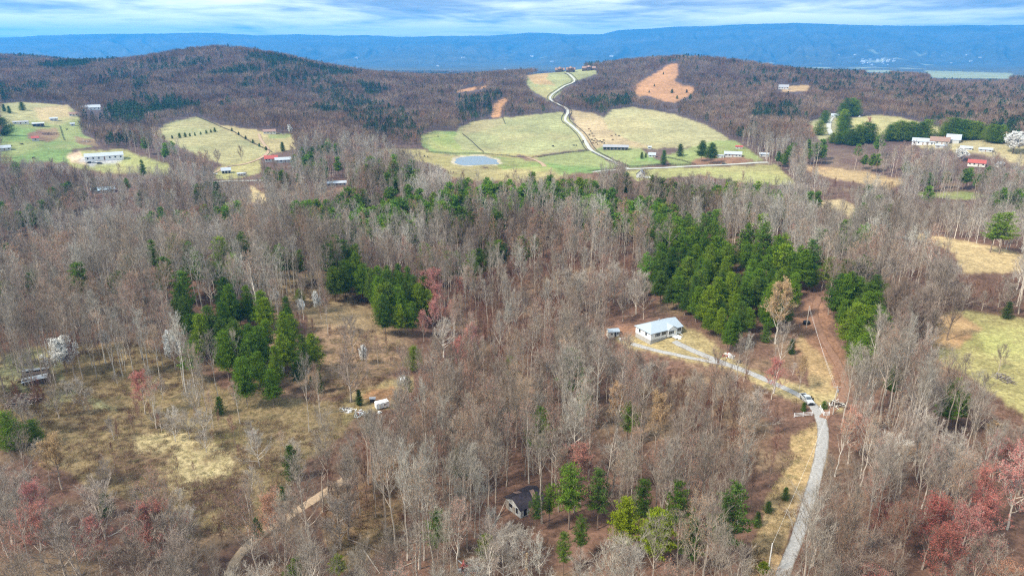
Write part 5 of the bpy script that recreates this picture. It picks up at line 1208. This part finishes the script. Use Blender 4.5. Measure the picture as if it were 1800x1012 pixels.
# tin-roofed ruin
x, y, z = hit(64, 668); t = thing('tin_ruin', 'small ruined outbuilding with two slipped shiny tin roof sheets', 'ruined shed', (x, y, z), radians(24))
b_ = MB(); b_.box((0, .9, 1.0), (3.3, 2.0, 1.6)); b_.box((.3, -2.0, .6), (3.2, .9, 1.1)); part('wall', b_, WOODD, t)
r_ = MB(); r_.beam((-3.6, 1.7, 3.1), (3.5, 1.6, 3.2), 2.6, .08); part('upper_roof', r_, TIN, t).rotation_euler = (radians(-9), radians(3), 0)
r_ = MB(); r_.beam((-3.1, -1.9, 2.1), (3.8, -1.8, 2.3), 2.5, .08); part('lower_roof', r_, TIN, t).rotation_euler = (radians(12), radians(-3), 0)
for q in (-3, 0, 3.2): b_ = MB(); b_.tube([(q, -3.1, -.4), (q, -3.1, 1.7)], [.1, .09], 6); part('post', b_, WOOD, t)
b_ = MB(); b_.beam((-5.2, .2, .9), (-3.5, -.3, 1.3), 1.1, .08); part('fallen_sheet', b_, WOODD, t)
# white trailer
x, y, z = hit(672, 716); t = thing('white_trailer', 'boxy white trailer standing beside the orange clay patch', 'trailer', (x, y, z), radians(28))
b_ = MB(); prism(b_, [(-2.6, .5), (2.3, .5), (2.7, 1.2), (2.4, 2.6), (-2.4, 2.6), (-2.6, 2.3)], -1.15, 1.15); part('body', b_, WHITE, t)
opening(t, .8, -1.15, 1.75, .9, .6, 'y-'); opening(t, -1.2, -1.15, 1.4, .65, 1.6, 'y-', 'door', glass=CREAM)
for s in (-1, 1): b_ = MB(); b_.tube([(0, s * 1.0, .32), (0, s * 1.18, .32)], [.32, .32], 12, cap=True); part('wheel', b_, RUBBER, t)
b_ = MB(); b_.beam((2.5, 0, .5), (3.6, 0, .45), .12); part('tow_bar', b_, BLACK, t); t.scale = (.8, .9, .85)
# little shelters
x, y, z = hit(710, 672); t = thing('animal_shelter', 'small white flat-roofed shelter at the wood edge', 'shelter', (x, y, z), radians(14))
b_ = MB(); b_.box((0, .3, .75), (1.0, .5, .75)); part('wall', b_, WOODD, t); r_ = MB(); r_.box((0, 0, 1.55), (1.25, 1.0, .05)); part('roof', r_, WHITE, t)
for sx_ in (-1, 1): b_ = MB(); b_.box((sx_ * 1.1, -.8, .7), (.06, .06, .8)); part('post', b_, WOOD, t)
x, y, z = hit(655, 705); t = thing('dog_house', 'tiny brown lean-to with a grey roof on the orange clay', 'dog house', (x, y, z), radians(8))
b_ = MB(); b_.box((0, 0, .5), (.8, .6, .5)); part('wall', b_, WOODD, t); r_ = MB(); r_.beam((-1.0, 0, 1.15), (1.0, 0, 1.1), 1.6, .07); part('roof', r_, GREYR, t); b_ = MB(); b_.box((0, -.62, .4), (.25, .03, .35)); part('doorway', b_, DARK, t)
# ruined cabin in the front wood
x, y, z = hit(916, 910); t = thing('ruined_cabin', 'derelict cabin with a collapsing dark roof and flaking white walls in the front wood', 'ruined cabin', (x, y, z), radians(38))
b_ = MB(); walls(b_, -.2, 6.6, -.1, 5.6, -.8, 2.7, 1.5); part('wall', b_, OLDW, t)
r_ = MB(); gable(r_, -.2, 6.6, -.1, 5.6, 2.7, 1.5, ov=.5); ro = part('roof', r_, CHAR, t); r_ = MB(); r_.beam((2.2, 3.4, 4.05), (2.9, 5.6, 2.9), 1.7, .08); part('rotten_patch', r_, BROWNR, ro); r_ = MB(); r_.beam((4.6, .2, 3.15), (5.0, 2.4, 4.3), 1.1, .06); part('patch', r_, BROWNR, ro)
opening(t, 1.1, -.1, 1.3, .95, 2.0, 'y-', 'door', glass=DARK); opening(t, 3.6, -.1, 1.5, 1.0, 1.1, 'y-', glass=DARK); opening(t, -.2, 3.6, 1.5, 1.2, 1.0, 'x-', glass=DARK); opening(t, -.2, 1.3, 1.4, .8, 1.5, 'x-', glass=DARK)
b_ = MB(); b_.box((-.27, 4.9, .9), (.04, .7, 1.3)); b_.box((-.27, 2.45, .7), (.04, .45, 1.1)); part('bare_siding', b_, WOOD, t)
heap('collapsed_shed', 'collapsed red shed lying under the front trees near the bottom edge', 'collapsed shed', 818, 1000, 2.6, 34, [REDR, WOODD, GREYR, BRICK], 2.2, 1.3, seed=21, blob=9)
heap('scrap_pile', 'grey scrap beside the collapsed red shed', 'scrap pile', 838, 1000, 1.4, 16, [GREYR, WOOD, BLACK], 1.6, .8, seed=22, blob=3)
# black tank by the pole
x, y, z = hit(1419, 572); b_ = MB(); b_.tube([(0, 0, -.1), (0, 0, 1.1), (0, 0, 1.35)], [1.3, 1.3, .7], 14, cap=True); t = thing('water_tank', 'round black tank at the foot of the pine-stand pole', 'tank', (x + 0.3, y + 1.5, z)); part('tank', b_, BLACK, t)
# fallen logs
LG = [((612,948),(680,975),'long pale fallen trunk at the bottom left of the front wood'),((707,958),(792,938),'dark fallen trunk in the gap of the front wood'),((640,968),(668,1008),'short fallen trunk pointing to the bottom edge'),((785,930),(815,948),'thin fallen trunk below the gap in the front wood'),((860,935),(893,880),'slim trunk leaning against the ruined cabin'),((700,1000),(735,985),'broken pale branch on the leaf litter near the bottom edge'),((1205,905),(1232,918),'fallen trunk right of the front pine group')]
for (a, b, lab) in LG:
    a = np.array(hit(*a)); b = np.array(hit(*b)); m_ = MB(); m_.tube([(0, 0, .18), (b - a) * .5 + (0, 0, .15), (b - a) + (0, 0, .12 if 'leaning' not in lab else 1.6)], [.17, .13, .06], 6, cap=True)
    ob = bpy.data.objects.new('fallen_log', m_.mesh('fallen_log', BARK if 'dark' not in lab else BARKD)); COL.objects.link(ob); ob.location = a; ob['label'] = lab; ob['category'] = 'fallen log'
x, y, z = hit(925, 1000); b_ = MB(); b_.tube([(0, 0, -.3), (.1, 0, 4.2)], [.35, .22], 7, cap=True); ob = bpy.data.objects.new('tree_stump', b_.mesh('tree_stump', m_plain('split_wood', (.5, .33, .16)))); COL.objects.link(ob); ob.location = (x, y, z); ob['label'] = 'snapped tree stump with a bright yellow break in the front wood'; ob['category'] = 'tree stump'
# ------------------------------------------------------------------ far farms
building('farm_building', 'long white metal farm building on the gravel lot', 'farm building', 184, 280, 36, 11, 4.6, 2.4, TIN, WHITE, n_win=7, door=True)
building('farm_shed', 'little white shed with a red roof on the far left farm', 'shed', 63, 248, 7, 5, 4, 1.6, REDR, WHITE, n_win=1, door=False)
building('pole_barn', 'open barn with a pale flat roof behind the far muddy yard', 'barn', 68, 222, 13, 7, 4, 1.0, TIN, WOODD, n_win=3, door=False, open_=True)
building('long_shed', 'low grey shed at the far left above the green pasture', 'shed', 37, 218, 17, 6, 3, 1.0, GREYR, CREAM, n_win=3, rz=.5)
building('farm_shed', 'small white shed right of the open far barn', 'shed', 95, 212, 9, 5, 3.2, 1.2, TIN, WHITE, n_win=2)
building('farm_shed', 'tiny white hut at the right end of the far left farm', 'shed', 128, 221, 5, 3.5, 3, 1, TIN, WHITE, n_win=1, door=False)
building('ranch_house', 'pale wide-roofed house at the foot of the left hill', 'house', 160, 193, 26, 12, 4, 3, TIN, WHITE, n_win=5)
building('small_house', 'small pinkish house below the pale house at the left hill', 'house', 130, 204, 11, 8, 3.5, 2, BROWNR, CREAM, n_win=3)
building('red_roof_house', 'white house with a red roof beside the far middle hay field', 'house', 477, 283, 14, 9, 3.6, 2.6, REDR, WHITE, n_win=4, chimney=True)
building('white_cottage', 'long white-roofed wing right of the red-roofed house', 'house', 498, 285, 17, 8, 3.4, 2.0, TIN, WHITE, n_win=4)
building('white_cottage', 'white cottage with a dark carport beside the yard lane', 'house', 398, 304, 9, 7, 3.4, 2.2, TIN, WHITE, n_win=3, open_=True, door=False)
building('camper', 'small white camper right of the carport cottage', 'camper', 425, 309, 8, 3, 2.9, .5, TIN, WHITE, n_win=3)
building('brown_house', 'brown-roofed house at the head of the yard lane', 'house', 474, 235, 16, 9, 3.6, 2.2, BROWNR, CREAM, n_win=4)
building('mobile_home', 'grey-white mobile home in the wood right of the valley road', 'mobile home', 592, 326, 17, 6, 3.0, 1.2, TIN, OLDW, n_win=5)
building('blue_roof_house', 'long house with a pale blue roof in the left wood', 'house', 182, 338, 19, 8, 3, 2, m_plain('blue_metal', (.38, .50, .58), rough=.4), CREAM, n_win=5)
building('stock_barn', 'long dark barn with a grey roof beside the hill road', 'barn', 1082, 263, 32, 8, 4.0, 2.0, GREYR, WOODD, n_win=7, door=False, open_=True)
building('small_house', 'small white house behind the two pointed paddock conifers', 'house', 1146, 276, 8, 6, 3.2, 2, TIN, WHITE, n_win=2)
building('farm_shed', 'tiny white shed at the right end of the dark barn', 'shed', 1142, 262, 4, 3, 2.8, 1, TIN, WHITE, n_win=1, door=False)
building('white_cottage', 'pair-roofed white house left of the county road bend', 'house', 1288, 275, 19, 8, 3.4, 2.2, TIN, WHITE, n_win=5)
building('camper', 'pale green camper left of the pair-roofed white house', 'camper', 1266, 277, 8, 3, 2.8, .5, TIN, m_plain('pale_green', (.50, .62, .55)), n_win=2)
building('farm_shed', 'low red-roofed shed behind the pair-roofed white house', 'shed', 1299, 261, 8, 4, 2.6, 1, REDR, OLDW, n_win=2)
building('farm_shed', 'weathered white shed at the county road end', 'shed', 1343, 275, 10, 5, 3, 1.3, TIN, OLDW, n_win=2)
building('white_chapel', 'white gabled house in the trees below the county road', 'house', 1126, 312, 8, 8, 4.4, 3.4, GREYR, WHITE, n_win=2, rz=1.2)
rail_fence('white board fence running right from the white gabled house', [(1132, 314), (1154, 314)], h=2.2, post=4, m=FENCEW, onepart=True, thick=.3, railh=.5)
for px, lab, w, cf, h in ((984, 'wide dark timber lodge at the left end of the hilltop', 26, True, 6.5), (1003, 'dark timber lodge wing in the middle of the hilltop', 24, True, 7), (1035, 'dark lodge with a pointed centre roof at the right of the hilltop', 36, False, 6)):
    t = building('hilltop_lodge', lab, 'lodge', px, 127 if px < 1020 else 124, w, 14, h, 4.5, BROWNR, WOODD, n_win=6, R0=1450)
    b_ = MB(); walls(b_, -5, 5, -9, 4, 0, h + 1.5, 4.5); part('centre_block', b_, WOODD, t); r_ = MB(); r_.tube([(0, -2, h + 1.5), (0, -2, h + 6.5)], [9, .1], 4, cap=True); part('centre_roof', r_, BROWNR, t)
building('white_cottage', 'white house alone in the wood on the right hill', 'house', 1377, 157, 20, 12, 5, 4, GREYR, WHITE, n_win=4, R0=1100)
building('white_cottage', 'left pale-roofed house of the far right row', 'house', 1622, 254, 22, 9, 4, 3, TIN, WHITE, n_win=5)
building('brown_house', 'brown-roofed house in the middle of the far right row', 'house', 1651, 253, 19, 10, 4, 3.6, BROWNR, WHITE, n_win=4, chimney=True)
building('white_cottage', 'white gabled house at the right of the far right row', 'house', 1675, 250, 14, 12, 4, 4.5, TIN, WHITE, n_win=3, two=True)
building('farm_shed', 'white box shed in front of the far right row', 'shed', 1654, 260, 11, 5, 3, 1, TIN, WHITE, n_win=2)
building('greenhouse', 'low whitish greenhouse right of the box shed', 'greenhouse', 1698, 263, 11, 5, 2.4, 1.4, TIN, OLDW, n_win=3)
building('greenhouse', 'low whitish greenhouse at the far right yard', 'greenhouse', 1732, 266, 12, 5, 2.4, 1.4, TIN, OLDW, n_win=3)
building('small_house', 'pinkish-roofed house half behind trees at the far right', 'house', 1772, 243, 15, 9, 3.6, 3, m_plain('pink_roof', (.42, .26, .24)), CREAM, n_win=4)
building('red_roof_house', 'house with a bright red roof in the right woods', 'house', 1716, 291, 15, 8, 3.4, 2.4, REDR, CREAM, n_win=4)
building('farm_shed', 'grey tin shed right of the bright red roof', 'shed', 1756, 292, 9, 5, 3, 1.4, TIN, OLDW, n_win=2, rz=.5)
building('white_cottage', 'white house beside the clump of dark cypresses', 'house', 1470, 207, 15, 8, 3.6, 2.4, TIN, WHITE, n_win=3)
building('farm_shed', 'tiny white hut in the right hillside wood', 'shed', 1404, 190, 6, 5, 3.4, 1.4, TIN, WHITE, n_win=1, door=False)
building('farm_shed', 'small white shed at the left of the ranch wood', 'shed', 1417, 208, 5, 4, 3.2, 1.2, TIN, WHITE, n_win=1, door=False)
building('mobile_home', 'first pale trailer in the wood below the ranch', 'mobile home', 1372, 248, 10, 4, 3, 1, TIN, OLDW, n_win=3)
building('mobile_home', 'second pale trailer right of the first below the ranch', 'mobile home', 1388, 249, 10, 4, 3, 1, TIN, WHITE, n_win=3)
building('white_cottage', 'small pale house at the left edge behind the wood', 'house', 8, 264, 12, 7, 3.2, 2, TIN, WHITE, n_win=3)
# corral
heap('corral_lumber', 'brown corral sheds and lumber beside the pond lane', 'corral', 912, 276, 9, 70, [WOOD, WOODD, BROWNR], 7, 1.6, seed=31, blob=8)
heap('corral_lumber', 'rusty feed pens right of the pond lane', 'corral', 945, 276, 8, 50, [WOODD, BRICK, WOOD], 6, 1.6, seed=32, blob=8)
heap('mud_heap', 'dark muddy feed heap in the meadow below the pond', 'feed heap', 852, 295, 6, 40, [WOODD, BROWNR], 4, .8, seed=33, blob=5)
heap('farm_scrap', 'row of scrap and machinery below the far left farm', 'scrap row', 150, 249, 9, 60, [WOOD, CONC, BROWNR], 5, 1.5, seed=34, blob=10)
heap('muck_heap', 'dark muck heap in the middle of the far left farm', 'muck heap', 83, 236, 14, 160, [WOODD, BROWNR], 6, 2.4, seed=35, blob=18)
# dark fences of the far pastures
FW = m_plain('dark_rail', (.055, .048, .04)); kwf = dict(h=1.5, post=5, rails=3, m=FW, onepart=True, thick=.22, railh=.22, name='pasture_fence')
hr = RPATH['hill_road']; t_ = np.gradient(hr, axis=0); t_ /= np.hypot(t_[:, 0], t_[:, 1])[:, None]; nn_ = np.c_[-t_[:, 1], t_[:, 0]]
dj = np.hypot(*(hr - np.array(hit(1040, 266)[:2])).T); up_ = hr[:, 1] > hit(1040, 266)[1] + 6
for s, lab in ((1, 'dark rail fence following the left side of the hill road'), (-1, 'dark rail fence following the right side of the hill road')):
    q = (hr + nn_ * s * 5.5)[up_][::4]; rail_fence(lab, [tuple(p) for p in q], world=True, **kwf)
for pts, lab in (([(750,268),(800,271),(850,271),(890,274),(905,277)], 'dark fence above the pond'), ([(945,277),(990,270),(1035,266)], 'dark fence between the hay hill and the green field'), ([(1040,268),(1068,282),(1100,295)], 'dark fence left of the lower hill road'),
    ([(1048,266),(1078,282),(1108,294)], 'dark fence right of the lower hill road'), ([(1003,306),(1050,301),(1095,296)], 'dark fence along the county road below the green field'), ([(1170,277),(1200,283),(1222,290)], 'dark fence across the green paddock'), ([(1110,294),(1160,291),(1215,290)], 'dark fence along the county road below the paddock'),
    ([(813,236),(830,250),(850,268)], 'dark fence at the left edge of the hay hill'), ([(883,207),(888,219)], 'short dark fence on top of the hay hill'), ([(346,206),(380,220),(410,232),(440,250),(478,268)], 'dark fence across the middle hay field'), ([(105,222),(113,247)], 'thin fence on the far left farm')):
    rail_fence(lab, pts, **kwf)
# hedge bushes in the middle hay field
for i, (px, py, h) in enumerate([(288,245,5),(303,244,4),(316,243,6),(326,241,5),(334,240,4),(343,239,4),(353,237,3.5),(363,235,4.5),(371,233,3.5),(378,232,5)]):
    x, y, z = hit(px, py); plant('cedar', x, y, z, i, h / 7 * 1.6, h / 7, 'dark bush of the row across the middle hay field', 'bushes across the middle hay field')
for i, (px, py) in enumerate([(408,231),(420,238),(432,245),(445,252),(456,258),(468,264)]):
    x, y, z = hit(px, py); plant('cedar', x, y, z, i, 1.1, .6, 'low dark bush along the fence of the middle hay field', 'bushes along the fence of the middle hay field')
# cattle
cb = MB()
cb.tube([(-1.15, 0, 1.0), (-1.0, 0, 1.05), (-.5, 0, 1.0), (.2, 0, .98), (.75, 0, 1.05), (1.0, 0, 1.15), (1.3, 0, 1.2), (1.55, 0, 1.1), (1.8, 0, .95), (1.85, 0, .93)], [.12, .34, .42, .43, .38, .27, .19, .18, .12, .03], 8)
for sx_ in (-.85, .7):
    for sy_ in (-.22, .22): cb.tube([(sx_, sy_, .85), (sx_ + (.05 if sx_ < 0 else 0), sy_, .42), (sx_, sy_, -.05)], [.15, .075, .06], 5, cap=True)
cb.tube([(-1.15, 0, 1.2), (-1.3, 0, .6)], [.04, .02], 4); cb.tube([(1.5, -.25, 1.2), (1.5, .25, 1.2)], [.04, .04], 4)
cme = cb.mesh('cow', COW); cme2 = cb.mesh('cow', COWB)
CW = [(1035,228),(1038,232),(1041,236),(1036,238),(1043,241),(1040,247),(1044,249),(1046,245),(1049,248),(1052,250),(1048,252),(1055,249),(1042,253),(1058,251),(1061,248),(1050,255),(1075,240),(1082,238),(1088,240),(1077,247),(1025,249),(1024,252),(1062,253)]
def cow(px, py, lab, grp, m=cme, R0=0):
    x, y, z = hit(px, py, R0); ob = bpy.data.objects.new('cow', m); COL.objects.link(ob); ob.location = (x, y, z); ob.rotation_euler = (0, 0, random.random() * 6.28); ob.scale = (1.15,) * 3; ob['label'] = lab; ob['category'] = 'cow'
    if grp: ob['group'] = grp
for i, c in enumerate(CW): cow(*c, 'dark cow of the herd standing on the tan pasture right of the hill road', 'herd right of the hill road', cme if i % 4 else cme2)
for c, l in (((972,258), 'black cow alone at the lower edge of the hay hill'), ((1009,257), 'left cow of a pair near the hill road junction'), ((1013,257), 'right cow of a pair near the hill road junction'), ((746,276), 'left cow in the meadow left of the pond'), ((752,277), 'right cow in the meadow left of the pond'), ((770,241), 'black cow in the green valley below the wood'), ((18,259), 'black cow in the far left green pasture'), ((39,255), 'black cow near the red-roofed shed'), ((59,279), 'black cow at the lower edge of the far left pasture'), ((118,229), 'black cow right of the muck heap')): cow(*c, l, None)
# cars far away
def car(px, py, lab, m, R0=0, L_=4.6, rz=None):
    x, y, z = hit(px, py, R0); t = thing('parked_car', lab, 'car', (x, y, z + .05), rz if rz is not None else .3); b_ = MB()
    prism(b_, [(-2.2, .35), (2.2, .35), (2.25, .8), (1.2, .92), (.5, 1.4), (-1.2, 1.42), (-2.0, .95), (-2.25, .85)], -.88, .88); part('body', b_, m, t); g_ = MB(); prism(g_, [(1.0, .93), (.45, 1.34), (-1.15, 1.35), (-1.75, .96)], -.9, .9); part('windows', g_, GLASS, t)
    for xw in (-1.4, 1.4):
        for s in (-1, 1): b_ = MB(); b_.tube([(xw, s * .75, .33), (xw, s * .92, .33)], [.33, .33], 10, cap=True); part('wheel', b_, RUBBER, t)
car(1273, 289, 'dark car driving on the county road', BLACK, rz=.1); car(378, 307, 'white car parked left of the carport cottage', WHITE); car(1512, 206, 'white van-like car on top of the right hay hill', WHITE); car(158, 287, 'dark car on the gravel lot left of the long white building', BLACK); car(166, 287, 'silver car on the gravel lot', SILVER); car(175, 288, 'black car before the middle of the long white building', BLACK); car(1195, 272, 'white car in front of the dark paddock conifers', WHITE)
# village across the valley
vb = MB(); walls(vb, -.5, .5, -.3, .3, -.3, .35, .2); gable(vb, -.5, .5, -.3, .3, .35, .2, ov=.05, th=.03, m=1); vme = vb.mesh('valley_house', [WHITE, TIN])
r = random.Random(9)
for i in range(46):
    if i < 30: px, py, w = r.uniform(1515, 1580), r.uniform(104, 115), r.uniform(16, 34)
    elif i < 38: px, py, w = r.uniform(1470, 1800), r.uniform(96, 112), r.uniform(16, 30)
    else: px, py, w = r.uniform(620, 1120), r.uniform(98, 124), r.uniform(25, 50)
    x, y, z = hit(px, py, 2900); sc = w * (1 if py < 112 else .6); ob = bpy.data.objects.new('valley_house', vme); COL.objects.link(ob); ob.location = (x, y, z); ob.scale = (sc, sc, sc * .6); ob.rotation_euler = (0, 0, r.uniform(-.5, .5))
    gl = ('tiny white building in the village on the far valley floor', 'village on the valley floor') if i < 30 else (('lone white building on the far right valley floor', 'lone buildings right') if i < 38 else ('lone white building on the valley floor left of the village', 'lone buildings left'))
    ob['label'] = gl[0]; ob['category'] = 'building'; ob['group'] = gl[1]
